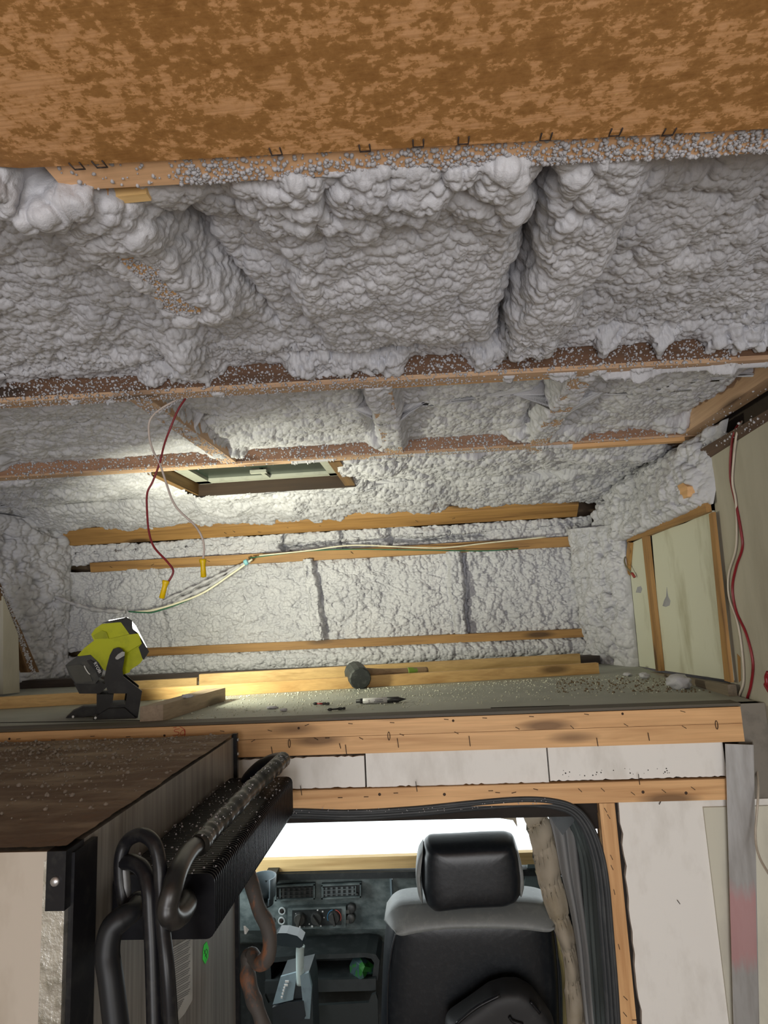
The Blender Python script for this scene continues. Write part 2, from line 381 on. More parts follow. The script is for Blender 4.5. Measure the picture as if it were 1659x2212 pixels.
# ---- foam ceiling heightfield
def ceiling_foam():
    nu, nv = 1250, 800
    t = np.linspace(0, 1, nv); iy = 1 / .455 + (1 / 2.46 - 1 / .455) * t; yy = 1 / iy
    u = np.linspace(0, 1, nu)
    X = np.empty((nv, nu)); Y = np.repeat(yy[:, None], nu, 1)
    for r in range(nv):
        y = yy[r]; c = -.085 * y; hw = .82 * y + .07
        a, b = max(-1.70, c - hw), min(.80, c + hw)
        us = np.array([0, .06, .94, 1.0]); xs = np.array([-1.70, a, b, .80])
        if a <= -1.69: us[1] = 0; 
        if b >= .79: us[2] = 1
        X[r] = np.interp(u, us, xs)
    def base(X, Y):
        ya = Y - .047 * X; yb = Y - .02 * X; y0 = Y - .06 * X
        n1 = vn(X, Y, .13, 1); n2 = vn(X, Y, .05, 2); n3 = vn(X, Y, .018, 3); n4 = vn(X, Y, .007, 4)
        D = .052 + .010 * n1 + .006 * n2
        lump = .35 + .25 * sm(-.2, .6, vn(X, Y, .10, 9))
        # ---------------- bay 0
        b0 = 1 - sm(1.075, 1.095, ya)
        wob = .012 * vn(X, Y, .07, 21)
        Xw = X + wob
        cushion = win(-.17 + .04 * (Y - .66), .128, Xw, .016) * win(.50, 1.0, Y, .03)
        D = D - b0 * .030 * cushion
        low = (1 - sm(.60, .68, y0 + .03 * n2)) * win(-.36, .30, X, .03)
        D = D - b0 * .020 * low; lump = lump + 1.0 * low * (X < .2)
        gr = np.exp(-((Xw - .149) / .010) ** 2) * win(.50, 1.02, Y, .04)
        R1 = win(.162, .252, Xw, .016)
        D = D * (1 - b0 * R1) + b0 * R1 * (.006 + .004 * n2) + b0 * gr * .045
        D = D + b0 * .008 * win(.262, .60, X, .03)
        cl = -.352 + .16 * (Y - .49)
        L1 = win(-.045, .040, (Xw - cl), .014) * (1 - sm(.80, .86, Y))
        D = D * (1 - b0 * L1) + b0 * L1 * (.0 + .006 * n2 - .016 * (1 - sm(.5, .62, Y)))
        patch = win(-.018, .011, Xw - cl + .002 + .006 * n2, .007) * win(.635, .775, Y + .01 * n3, .02) * b0
        D = D * (1 - patch) + patch * .010
        D = D + b0 * .03 * np.exp(-((Xw - cl - .066) / .010) ** 2) * win(.62, .9, Y, .05)
        D = D + b0 * .02 * np.exp(-((Xw - cl + .07) / .014) ** 2) * win(.55, .86, Y, .05)
        # knob hanging by the wires
        D = D - .055 * np.exp(-(((X + .40) / .030) ** 2 + ((Y - .95) / .075) ** 2)) * b0
        D = D - .075 * np.exp(-(((X + .425) / .026) ** 2 + ((Y - 1.055) / .020) ** 2))
        R3 = win(.645, .74, Xw, .016)
        D = D * (1 - b0 * R3) + b0 * R3 * (.004 + .004 * n2) + b0 * .045 * np.exp(-((Xw - .62) / .013) ** 2)
        # trough before joist A (dark), pinholes
        tr = win(1.00, 1.08, ya + .02 * n1, .015)
        D = D - b0 * tr * .010 * (1 - R1) * (.5 + .5 * win(-.30, .15, X, .03) + .5 * (X < -.45))
        fine = .35 + .65 * sm(.85, 1.0, Y) * b0 + .5 * tr
        # ---------------- joist A face exposure
        fa = win(1.040, 1.094, ya, .014)
        exA = np.clip(win(-.37, -.24, X, .015) + win(-.02, .10, X, .02) + win(.165, .56, X, .02) + .8 * win(-.80, -.47, X, .03), 0, 1) * (sm(-1, -.5, vn(X, Y, .05, 31)))
        D = D * (1 - fa) + fa * (exA * .046 + (1 - exA) * (.014 + .006 * n2 + .01 * n3))
        jA = win(1.092, 1.114, ya, .003)
        D = D * (1 - jA) + jA * (.006 - .011 * sm(.25, .6, vn(X, Y, .035, 33)) * (vn(X, Y, .3, 35) > -.2))
        # ---------------- bay 1 (A to B)
        b1 = win(1.118, 1.66, yb, .006)
        D = np.where(b1 > 0, D - b1 * .012, D)
        nearA = np.exp(-((ya - 1.125) / .03) ** 2) * b1
        D = D - nearA * .014 * sm(-.3, .4, n1 + .3)
        for xc, w, dd in ((-.545, .020, .006), (-.075, .030, .001), (.325, .030, .004), (.745, .02, .008)):
            R = win(xc - w, xc + w, X + .4 * wob, .010) * b1
            D = D * (1 - R) + R * (dd + .004 * n2 + .002 * n3)
            D = D + win(1.19, 1.56, Y, .045) * .024 * np.exp(-((X - xc + w + .018) / .012) ** 2)
        fb = win(1.585, 1.655, yb, .014)
        exB = np.clip(win(-.50, -.14, X, .02) + win(-.04, .24, X, .015) + win(-1.2, -.60, X, .05) + .6 * win(.45, .66, X, .03), 0, 1)
        D = D * (1 - fb) + fb * (exB * .040 + (1 - exB) * (.012 + .008 * n3))
        jB = win(1.650, 1.676, yb, .004)
        cov = .5 * win(-.16, .20, X, .03) + sm(.22, .5, X) * (1 - sm(.42, .48, X)) * .6 + .7 * (vn(X, Y, .05, 41) > .55)
        D = D * (1 - jB) + jB * (.006 - .014 * np.clip(cov, 0, 1))
        # ---------------- bay 2 (beyond B) ragged heavy foam
        b2 = sm(1.683, 1.70, yb)
        D = D * (1 - b2) + b2 * (.006 + .016 * n1 + .008 * n2)
        D = D - b2 * .02 * win(-.28, .80, X, .05) * np.exp(-((Y - 1.80) / .06) ** 2)
        D = D + b2 * .035 * win(-.20, .55, X, .04) * np.exp(-((Y - 2.07 - .04 * n1) / .035) ** 2)
        D = D + b2 * .025 * win(-1.5, -.75, X, .04) * np.exp(-((Y - 2.13 - .04 * n1) / .03) ** 2)
        D = D - b2 * .012 * sm(2.18, 2.3, Y)
        for xc in (.325, .72):
            R = win(xc - .02, xc + .02, X, .008) * b2 * (1 - sm(1.74, 1.80, Y))
            D = D * (1 - R) + R * .008
        # side falloff at the right wall : dark recess
        D = D + .03 * sm(.70, .76, X) * (1 - sm(1.9, 2.1, Y))
        slope = -.035 * sm(2.02, 2.46, Y)
        wood_zone = np.clip(jA + jB, 0, 1)
        exw = np.clip(exA * fa + exB * fb, 0, 1)
        amp = (1 - .95 * wood_zone) * (1 - .3 * exw) * (1 - .85 * patch)
        Z = HC + D + slope
        sp = domes(X, Y, .008, 61, .15, .55)
        Z = Z - wood_zone * .012 * np.clip(sp - .30, 0, 1) * 2 * (vn(X, Y, .2, 63) > -.5)
        j0 = 1 - sm(.524, .533, y0)
        lap = 1 - sm(-.385, -.345, X + .03 * n2 + .02 * n3 - .2 * (Y - .49))
        Z = np.where(j0 > 0, Z * (1 - j0) + j0 * ((HC + .03) * (1 - lap) + lap * (HC - .014)), Z)
        Z = Z - .018 * (1 - sm(-.36, -.33, X)) * (1 - sm(.50, .56, Y + .25 * (X + .36)))
        amp = amp * (1 - j0 * (1 - lap))
        return Z, amp, lump, fine, b2, tr * b0
    # spread the rows so that steep faces get their share
    Z = base(X, Y)[0]; w = np.hypot(np.diff(Y, axis=0), np.diff(blur(Z, 2, 1), axis=0) * np.where(Y[:-1] < 1.09, .9, np.where(Y[:-1] > 1.58, .4, .15))) / Y[:-1]
    w = blur(w, 6, 2); kk = 25; pw = np.cumsum(np.pad(w, [(0, 0), (kk + 1, kk)], mode='edge'), 1); w = (pw[:, 2 * kk + 1:] - pw[:, :-2 * kk - 1]) / (2 * kk + 1); cs = np.vstack([np.zeros(nu), np.cumsum(w, axis=0)]); cs /= cs[-1]
    Yn = np.empty_like(Y)
    for q in range(nu): Yn[:, q] = np.interp(t, cs[:, q], Y[:, q])
    Y = Yn; Z, amp, lump, fine, b2, trb = base(X, Y)
    P = np.stack([X, Y, Z], -1)
    Ps = np.stack([X, Y, blur(Z, 3, 2)], -1); Nn = gnormals(Ps, (0, -.3, -1))
    wq = np.stack([vn(X, Y, .05, 201), vn(X, Y, .05, 202), vn(X, Y, .04, 203)], -1) * .006
    c1 = domes3(P + wq, .040, 51); c2 = domes3(P + wq * .7, .0175, 52); c3 = domes3(P, .0078, 53, .45, 1.0)
    hole = (domes3(P, .012, 77, .2, .55) > .33) * np.clip(trb + .35 * sm(.9, 1.0, Y) * (Y < 1.09) * (X > .15), 0, 1)
    d = c1 * .017 * lump + (c2 - .55) * (.0095 + .002 * b2) + (c3 - .5) * (.0030 + .0022 * fine) + .0007 * vn(X, Y, .004, 4) - .009 * lump * .6
    d = d - .010 * hole
    P = P + Nn * (d * amp)[..., None]
    lim = .455 + .016 * vn(X, Y, .018, 3) + .02 * vn(X, Y, .05, 2) - .28 * (X + .36)
    keep = ~((X > -.795) & (X < -.255) & (Y > 1.665) & (Y < 2.035))
    keep &= ~((X < -.36) & (Y < np.clip(lim, .40, 2)) & (X > -1.6))
    return gridmesh('ceiling_foam', P, FOAM, keep)
cf = ceiling_foam()
tag(cf, 'lumpy pale grey spray foam filling the bays between ceiling joists', 'insulation foam', kind='stuff')

# ---- joists
def joist(name, y0, k, w, x0, x1, z0, z1, mat, label, bow=0):
    o = skewbox(name, [(x0, y0 + k * x0, z0), (x1, y0 + k * x1, z0), (x1, y0 + k * x1 + w, z0), (x0, y0 + k * x0 + w, z0),
                       (x0, y0 + k * x0, z1), (x1, y0 + k * x1, z1), (x1, y0 + k * x1 + w, z1), (x0, y0 + k * x0 + w, z1)], mat, bev=.001)
    return tag(o, label, 'joist')
SPK = plain('overspray', (.43, .42, .44), .5)
j0 = joist('ceiling_joist', .494, .06, .040, -.335, .80, HC, HC + .09, wood('x', (.74, .45, .25), (.60, .34, .17), knots=False), 'pale wood ceiling joist dusted with foam beside mottled plywood edge')
jA = joist('ceiling_joist', 1.086, .047, .033, -1.70, .80, HC, HC + .09, wood('x', *PINK), 'second ceiling joist, tan wood, above where red and white wires hang')
jB = joist('ceiling_joist', 1.643, .02, .038, -1.70, .79, HC, HC + .09, wood('x', *PINK), 'third ceiling joist along near side of roof vent opening')
def upper_face(par, y0, k, x0, x1, mat, zb):  # thin darker facing over the upper near side of a joist
    return skewbox('dark_upper_face', [(x0, y0 + k * x0 - .002, HC + zb), (x1, y0 + k * x1 - .002, HC + zb), (x1, y0 + k * x1 + .003, HC + zb), (x0, y0 + k * x0 + .003, HC + zb),
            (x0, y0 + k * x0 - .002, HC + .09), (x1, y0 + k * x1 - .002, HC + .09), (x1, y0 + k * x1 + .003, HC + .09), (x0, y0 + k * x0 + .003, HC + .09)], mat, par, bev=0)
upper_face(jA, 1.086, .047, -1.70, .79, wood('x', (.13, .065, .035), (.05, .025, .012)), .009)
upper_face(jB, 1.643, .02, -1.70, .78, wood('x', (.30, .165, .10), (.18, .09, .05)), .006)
rg = np.random.default_rng(3)
def specks(parent, n, fx, seed, rmin=.0008, rmax=.0022):
    r = np.random.default_rng(seed); pts = [fx(r) for _ in range(n)]
    pts = [p for p in pts if p is not None]
    o = blobs('overspray', pts, rmin + (rmax - rmin) * r.random(len(pts)) ** 2, SPK, parent, seed=seed); o['kind'] = 'stuff'; return o
def f0(r):
    x = -.33 + 1.0 * r.random(); w = r.random() ** .6
    if x < -.22 and r.random() < .93: return None
    if x > -.16 and x < 0 and r.random() < .45: return None
    return (x, .494 + .06 * x + .040 * w, HC - .0006)
specks(j0, 3600, f0, 5, .0009, .0030)
def fA(r):
    x = -1.0 + 1.75 * r.random(); w = r.random()
    if x > .1 and r.random() < .8: return None
    return (x, 1.086 + .047 * x + .033 * w, HC - .0006)
specks(jA, 1500, fA, 6, .001, .0026)
def fAf(r):
    x = -.9 + 1.5 * r.random(); return (x, 1.083 + .047 * x, HC + .045 * r.random())
specks(jA, 2600, fAf, 16, .001, .003)
def fB(r):
    x = -1.3 + 2.0 * r.random(); w = r.random()
    if x < -.2 and r.random() < .85: return None
    return (x, 1.643 + .02 * x + .038 * w, HC - .0008)
specks(jB, 900, fB, 7, .001, .003)
def fBf(r):
    x = -1.2 + 1.9 * r.random(); return (x, 1.640 + .02 * x, HC + .045 * r.random())
specks(jB, 1500, fBf, 8, .0014, .0038)
for i, (xc, w, y0_, y1_, lab) in enumerate(((-.545, .020, 1.10, 1.66, 'short cross rafter in second bay left of the roof vent'), (-.075, .024, 1.12, 1.66, 'short cross rafter in second bay, foam crusted, middle'),
        (.325, .022, 1.12, 1.78, 'short cross rafter in second bay with reddish bare edge'), (.735, .022, 1.12, 1.80, 'bare tan cross rafter beside the right wall panel'))):
    r_ = box('cross_rafter', (xc - w, y0_ + (.02 if xc > .1 else 0), HC + .003), (xc + w, y1_, HC + .09), wood('y', *PINK)); tag(r_, lab, 'rafter')
    specks(r_, 500 if i < 3 else 60, lambda r: (xc + (2 * r.random() - 1) * w, y0_ + (y1_ - y0_) * r.random(), HC + .0025), 40 + i, .001, .003)
rl = box('cross_rafter', (-.345, .53, HC + .0035), (-.300, .78, HC + .09), wood('y', *PINE)); tag(rl, 'foam speckled yellowish rafter showing through foam ridge, upper left', 'rafter')
specks(rl, 800, lambda r: (-.345 + .045 * r.random(), .62 + .16 * r.random(), HC + .003), 48, .001, .0028)
kb = box('wood_block', (-.330, .534, HC + .004), (-.262, .545, HC + .05), wood('x', (.80, .55, .25), (.6, .35, .12), knots=False)); tag(kb, 'small yellowish wood block tucked behind pale joist left end', 'wood block')
# loose strip along the right end of joist A
s_ = joist('wood_strip', 1.121, .040, .016, -.10, .80, HC + .004, HC + .02, wood('x', *PINE), 'thin pale wood strip running along far side of second joist'); s_['category'] = 'wood strip'
s_ = joist('wood_strip', 1.655, .0, .022, .42, .72, HC - .012, HC - .001, wood('x', *PINE), 'thin pale wood strip near top of right wall panel'); s_['category'] = 'wood strip'

# ---- roof vent
V0, V1, W0, W1, VT = -.79, -.27, 1.683, 2.03, HC + .036
vt = thing('roof_vent', (-.53, 1.86, HC), 'dark green tinted roof vent lid in square wooden opening', 'roof vent')
box('curb_board', (V0 - .02, W0, HC - .002), (V0, W1 + .02, HC + .11), wood('y', (.20, .11, .035), (.06, .03, .01)), vt)
box('curb_board', (V1, W0, HC - .002), (V1 + .035, W1 + .02, HC + .11), wood('y', (.20, .11, .035), (.06, .03, .01)), vt)
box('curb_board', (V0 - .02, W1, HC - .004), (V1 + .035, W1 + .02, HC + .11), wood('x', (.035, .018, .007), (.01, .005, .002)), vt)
fr = bmesh.new()
for a, b in (((V0 + .005, W0, VT), (V0 + .05, W1, VT + .012)), ((V1 - .05, W0, VT), (V1 - .005, W1, VT + .012)), ((V0 + .005, W1 - .04, VT), (V1 - .005, W1 - .004, VT + .012)), ((V0 + .005, W0, VT), (V1 - .005, W0 + .03, VT + .012))): boxp(fr, a, b)
bmesh_link('frame', fr, VENTF, vt, bev=.002)
box('lid', (V0 + .03, W0 + .01, VT + .010), (V1 - .03, W1 - .02, VT + .022), VENTG, vt, bev=.004)
cb = bmesh.new(); boxp(cb, (-.535, 1.90, VT - .002), (-.523, 1.99, VT + .008)); boxp(cb, (-.562, 1.885, VT - .006), (-.508, 1.902, VT + .004))
bmesh_link('crank_bar', cb, VENTF, vt, bev=.002)

# ---- front slope timbers (C, D), bottom rail
def rail(name, x0, x1, prof, mat, label, k=(0, 0)):
    bm = bmesh.new(); n = len(prof)
    A = [bm.verts.new((x0, p[0] , p[1])) for p in prof]; B = [bm.verts.new((x1, p[0] + k[0], p[1] + k[1])) for p in prof]
    bm.faces.new(A); bm.faces.new(B[::-1])
    for i in range(n): bm.faces.new([A[i], A[(i + 1) % n], B[(i + 1) % n], B[i]])
    return tag(bmesh_link(name, bm, mat, bev=.001), label, 'timber')
rC = rail('nose_rail', -1.66, .62, [(2.435, 2.138), (2.452, 2.112), (2.498, 2.074), (2.54, 2.10), (2.50, 2.16)], wood('x', *OLD), 'upper orange timber rail across front slope just under the roof vent', (0, .002))
rD = rail('nose_rail', -1.45, .66, [(2.49, 1.995), (2.50, 1.955), (2.56, 1.955), (2.56, 1.995)], wood('x', *OLD), 'lower orange timber rail above the front foam wall')
rE = rail('nose_rail', -1.2, .66, [(2.485, 1.625), (2.487, 1.592), (2.56, 1.59), (2.56, 1.625)], wood('x', *OLD), 'bottom timber rail at foot of front foam wall')
for par, pts in ((rC, ((487, 1152), (505, 1148), (560, 1150), (620, 1140), (690, 1136), (900, 1126), (980, 1120))), (rD, ((240, 1225), (330, 1220), (450, 1212), (760, 1194), (860, 1187)))):
    for px, py in pts:
        p = at(px, py, y=2.475 if par is rC else 2.493); staple(par, p, (1, random.uniform(-.2, .2), random.uniform(-.9, .5)), (0, -1, 0), .012, .002, .0008)

def lit(u0, u1, v0, v1, n, m):
    return np.meshgrid(np.linspace(u0, u1, n), np.linspace(v0, v1, m))
def foam_strip(name, x0, x1, prof, nu, nv, dispf, label, mat=FOAM, gain=1):
    # prof: list of (y,z); displacement towards the camera side along the profile normal
    pr_ = np.array(prof); s = np.r_[0, np.cumsum(np.hypot(*np.diff(pr_, axis=0).T))]
    U, S = lit(x0, x1, 0, s[-1], nu, nv)
    Yb = np.interp(S, s, pr_[:, 0]); Zb = np.interp(S, s, pr_[:, 1])
    dy = np.gradient(Yb[:, 0]); dz = np.gradient(Zb[:, 0]); L = np.hypot(dy, dz); ny = (dz / L)[:, None]; nz = (-dy / L)[:, None]
    sg = np.where(ny > 0, -1, 1); ny = ny * sg; nz = nz * sg
    d = dispf(U, S, s[-1])
    P = np.stack([U, Yb + ny * d, Zb + nz * d], -1)
    Nn = gnormals(np.stack([U, blur(P[..., 1], 2), blur(P[..., 2], 2)], -1), (0, -1, -.2))
    P = P + Nn * ((domes3(P, .030, 7) - .6) * .012 + (domes3(P, .015, 8) - .55) * .0085 + (domes3(P, .0075, 9) - .5) * .0025)[..., None] * gain
    return tag(gridmesh(name, P, mat), label, 'insulation foam', kind='stuff')
def dCD(U, S, L):
    n1 = vn(U, S, .12, 71); n2 = vn(U, S, .03, 72)
    edge = np.sin(np.pi * np.clip(S / L, 0, 1)) ** .5
    d = .006 + .016 * edge + .008 * n1 + .004 * n2 + .013 * domes(U, S, .034, 73) + .005 * domes(U, S, .014, 74)
    gap = win(-.62, .25, U, .02) * np.exp(-((S / L - .62 - .12 * vn(U, S, .15, 75)) / .10) ** 2)
    d -= .05 * gap
    for xc in (-.60, -.36, -.16): d -= .045 * np.exp(-((U - xc - .02 * n2) / .010) ** 2)
    return d
foam_strip('slope_foam', -1.68, .68, [(2.515, 2.083), (2.535, 2.05), (2.545, 1.992)], 900, 60, dCD, 'narrow band of grey foam between the two orange front rails')
STUDX = [at(350, 1290, y=2.5).x, at(690, 1290, y=2.5).x, at(1000, 1290, y=2.5).x]
def dFW(U, S, L):
    n1 = vn(U, S, .16, 81); n2 = vn(U, S, .045, 82)
    d = .010 + .016 * n1 + .006 * n2 + .004 * domes(U, S, .06, 80)
    mid = win(-.35, .12, U, .06)
    c = domes(U, S * 1.25, .030, 83); c2 = domes(U, S * 1.2, .0135, 84)
    d += c * (.011 + .010 * mid * sm(-.1, .5, n1 + .3 * n2)) + c2 * .0055
    top = np.exp(-(S / .05) ** 2); d += .012 * top * domes(U, S * .5, .022, 85)
    for k, xc in enumerate(STUDX):
        Uw = U + .010 * vn(U, S, .08, 86 + k) + (.10 * (S - .18) * (-1, -1, -.3)[k])
        h = (.006, .030, .040)[k]
        d += h * win(xc - (.03, .045, .045)[k], xc + .004, Uw, .007)
        d -= (.022, .020, .024)[k] * np.exp(-((Uw - xc - .012) / .008) ** 2)
    d += .05 * sm(.55, .68, U)
    d += .05 * (1 - sm(-1.66, -1.5, U))
    return d
foam_strip('front_wall_foam', -1.70, .70, [(2.548, 1.958), (2.545, 1.80), (2.535, 1.622)], 1150, 300, dFW, 'large lumpy foam wall at front of the loft behind the work light')
def dRoll(U, S, L):
    t = S / L
    d = .055 * np.sin(np.pi * np.clip(t, 0, 1)) ** .6 + .005 * vn(U, S, .1, 91)
    d += .007 * domes(U * 1.3, S * .7, .020, 92) + .004 * domes(U, S, .010, 93)
    return d
foam_strip('foam_roll', -1.70, .70, [(2.535, 1.600), (2.53, 1.55), (2.52, 1.497)], 900, 90, dRoll, 'darker rounded foam strip along the foot of front wall on the deck')
# foam in the right corner and on the right side above the white panels
def side_foam(name, pts, nu, nv, nrm, f, label):
    # pts : 4 corners (u0v0,u1v0,u1v1,u0v1)
    a, b, c, d = [np.array(p) for p in pts]; U, V = lit(0, 1, 0, 1, nu, nv)
    P = (a[None, None] * ((1 - U) * (1 - V))[..., None] + b * (U * (1 - V))[..., None] + c * (U * V)[..., None] + d * ((1 - U) * V)[..., None])
    Lu = np.linalg.norm(b - a); Lv = np.linalg.norm(d - a)
    P = P + np.array(nrm)[None, None] * f(U * Lu, V * Lv, U, V)[..., None]
    Nn = gnormals(np.stack([blur(P[..., k], 2) for k in range(3)], -1), nrm); e = np.clip(np.minimum(np.minimum(U, 1 - U), np.minimum(V, 1 - V)) * 20, 0, 1)
    P = P + Nn * (e * ((domes3(P, .040, 17) - .55) * .026 + (domes3(P, .019, 18) - .55) * .011 + (domes3(P, .009, 19) - .5) * .003))[..., None]
    return tag(gridmesh(name, P, FOAM), label, 'insulation foam', kind='stuff')
def dS(u, v, U, V):
    e = np.clip(np.minimum(np.minimum(U, 1 - U) * 12, np.minimum(V, 1 - V) * 6), 0, 1) ** .5
    return e * (.02 + .02 * vn(u, v, .11, 101) + .028 * domes(u, v, .055, 102) + .010 * domes(u, v, .02, 103) + .004 * domes(u, v, .009, 104)) - .004
side_foam('side_wall_foam', [(.71, 1.53, 1.962), (.70, 2.46, 1.93), (.72, 2.46, 2.16), (.76, 1.50, 2.17)], 380, 110, (-1, 0, -.15), dS, 'knobbly foam band high on right side above the white panels')
def dC(u, v, U, V):
    e = np.clip(np.minimum(U, 1 - U) * 6, 0, 1) ** .5
    return e * (.015 + .02 * vn(u, v, .09, 111) + .022 * domes(u, v, .045, 112) + .008 * domes(u, v, .018, 113)) - .002
side_foam('corner_foam', [(.60, 2.49, 1.50), (.712, 2.22, 1.50), (.712, 2.20, 2.0), (.58, 2.50, 2.02)], 130, 300, (-.8, -.6, 0), dC, 'vertical column of lumpy foam in right front corner of loft')
side_foam('corner_foam', [(-1.71, 2.16, 1.50), (-1.55, 2.52, 1.50), (-1.55, 2.52, 2.16), (-1.71, 1.9, 2.17)], 150, 300, (.8, -.6, 0), dC, 'shadowy lumpy foam in left front corner of the loft')
side_foam('side_wall_foam', [(-1.70, 1.4, 1.60), (-1.70, 2.3, 1.60), (-1.70, 2.3, 2.17), (-1.70, 1.4, 2.17)], 200, 150, (1, 0, 0), dS, 'dim grey foam on the left side wall of the loft')

# ---- right side of the loft: white panels with battens
XR = .715
def onx(px, py, x=XR): p = at(px, py, x=x); return p
pan = prism('side_panel', [onx(1340, 1432), onx(1365, 1172), onx(1398, 1158), onx(1425, 1447)], (.01, 0, 0), CREAM, bev=.0005)
tag(pan, 'narrow stained cream panel in the right side of the loft', 'wall panel')
pan2 = prism('side_panel', [onx(1432, 1448), onx(1408, 1156), onx(1420, 1150), onx(1480, 1130), onx(1536, 1103), onx(1580, 1470)], (.01, 0, 0), CREAM, bev=.0005)
tag(pan2, 'large cream panel with a grey drip patch in right side of loft', 'wall panel')
def patch(parent, pts, mat, name):
    prism(name, [onx(a, b, XR - .0006) for a, b in pts], (.0008, 0, 0), mat, parent, bev=0)
GLUE = plain('grey_glue', (.33, .33, .35), .5)
patch(pan2, [(1431, 1309), (1434, 1298), (1439, 1288), (1440, 1268), (1443, 1288), (1448, 1298), (1446, 1308), (1438, 1311)], GLUE, 'glue_patch')
patch(pan, [(1373, 1280), (1377, 1268), (1384, 1266), (1387, 1272), (1384, 1281)], GLUE, 'glue_patch')
STAIN = plain('mould_stain', (.34, .30, .17), .8, spot=(.22, .20, .12), sc=(60, 60, 10))
def sidebar(name, pts, th, mat, label):
    o = prism(name, [onx(a, b, XR - .001) for a, b in pts], (-th, 0, 0), mat, bev=.0008); return tag(o, label, 'batten')
sidebar('batten', [(1425, 1449), (1394, 1156), (1404, 1154), (1436, 1449)], .012, wood('z', *OLD), 'upright thin batten between the two cream loft panels')
sidebar('batten', [(1572, 1470), (1538, 1110), (1546, 1106), (1586, 1474)], .008, wood('z', *OLD), 'upright batten at the end of right plywood wall')
sidebar('batten', [(1362, 1170), (1372, 1142), (1535, 1086), (1538, 1106), (1480, 1128), (1410, 1156)], .014, wood('y', *OLD), 'slanted orange timber under knobbly foam above cream panels')
sidebar('batten', [(1334, 1436), (1362, 1170), (1368, 1172), (1345, 1436)], .010, wood('z', *OLD), 'dark slim batten in corner where short red tipped cable hangs')
sidebar('batten', [(1336, 1438), (1590, 1478), (1594, 1506), (1415, 1462), (1340, 1444)], .02, wood('y', (.20, .16, .11), (.08, .06, .04)), 'grimy baseboard timber along right edge of loft deck')

# left side of loft
lp = prism('side_panel', [at(0, 1500, x=-1.53), at(0, 1288, x=-1.53), at(33, 1372, x=-1.53), at(36, 1496, x=-1.53)] , (.012, 0, 0), WALLP, bev=.0005); tag(lp, 'dim beige panel at the far left edge of the loft', 'wall panel')
lb = prism('nose_brace', [at(0, 1290, x=-1.525), at(0, 1258, x=-1.525), at(50, 1370, x=-1.525), at(85, 1452, x=-1.525), at(60, 1452, x=-1.525), at(36, 1380, x=-1.525)], (-.03, 0, 0), wood('z', (.16, .085, .03), (.07, .03, .012)), bev=.001)
tag(lb, 'dark slanting timber brace at left end of front wall', 'timber')
specks(lb, 500, lambda r: tuple(at(0 + 70 * (q := r.random()) + 8 * r.random(), 1262 + 190 * q + 15 * r.random(), x=-1.524)), 77, .0015, .004)

# ================================================================== BULKHEAD
YB = 1.42
fp1 = box('header_plank', (-1.68, YB, 1.4625), (.662, YB + .04, 1.4965), wood('x', *PINE)); tag(fp1, 'upper knotty pine plank edging the loft deck', 'plank')
fp2 = box('header_plank', (-1.68, YB + .001, 1.4235), (.662, YB + .04, 1.4615), wood('x', *PINE)); tag(fp2, 'lower pine plank of the pair edging the loft deck', 'plank')
lip = box('deck_lip', (-1.68, YB + .004, 1.4975), (.665, YB + .05, 1.5035), wood('x', (.10, .085, .06), (.05, .04, .03), knots=False)); tag(lip, 'thin dark edge strip capping the pine planks under the deck', 'edge strip')
def fpx(px, py): return at(px, py, y=YB - .001)
def facestap(par, L, yy=YB):
    for px, py, ang in L:
        staple(par, at(px, py, y=yy - .0005), (math.cos(ang), 0, math.sin(ang)), (0, -1, 0), .0095, .0012, .0006)
facestap(fp1, [(40, 1596, .1), (115, 1598, 0), (200, 1590, 0), (277, 1591, .05), (480, 1579, -.2), (583, 1578, -.3), (663, 1566, .3), (757, 1563, -.1), (847, 1561, -.1), (964, 1554, -.1), (1047, 1551, -.1), (1148, 1548, -.1), (1267, 1543, -.2), (1475, 1537, -.3)])
facestap(fp2, [(547, 1600, .5), (683, 1596, -.5), (707, 1572 + 22, 0), (780, 1595, -.5), (868, 1587, -.4), (986, 1583, -.5), (1118, 1573, -.5), (1236, 1571, -.8), (1352, 1566, -.6), (1478, 1571, -.6)])
KN = plain('knot', (.05, .025, .012), .7)
for px, py in ((645, 1573), (979, 1557), (20, 1596), (355, 1589), (1345, 1542)):
    p = fpx(px, py); lathe('nail_hole', [(0, .0028), (.0012, .0022)], p + Vector((0, .0005, 0)), (0, -1, 0), KN, fp1, n=9)
for px, py in ((625, 1606), (840, 1590), (1548, 1566)):
    p = fpx(px, py); bm = bmesh.new(); tube_bm(bm, [p + Vector((.0025 * math.cos(t), -.0004, .009 * math.sin(t))) for t in np.linspace(0, 6.28, 14)], .0008, n=5, smoothp=False); bmesh_link('knot', bm, KN, fp2, True)
# red handwriting
bm = bmesh.new()
for L in ([(374, 1575), (381, 1574)], [(388, 1577), (378, 1579), (377, 1583), (386, 1585), (384, 1590), (373, 1591)], [(400, 1590), (397, 1580), (391, 1584), (390, 1590), (398, 1589), (399, 1580), (388, 1572)], [(399, 1595), (399, 1578)]):
    tube_bm(bm, [fpx(a, b - 3) for a, b in L], .0006, n=5, k=5)
bmesh_link('red_writing', bm, REDINK, fp1, True)
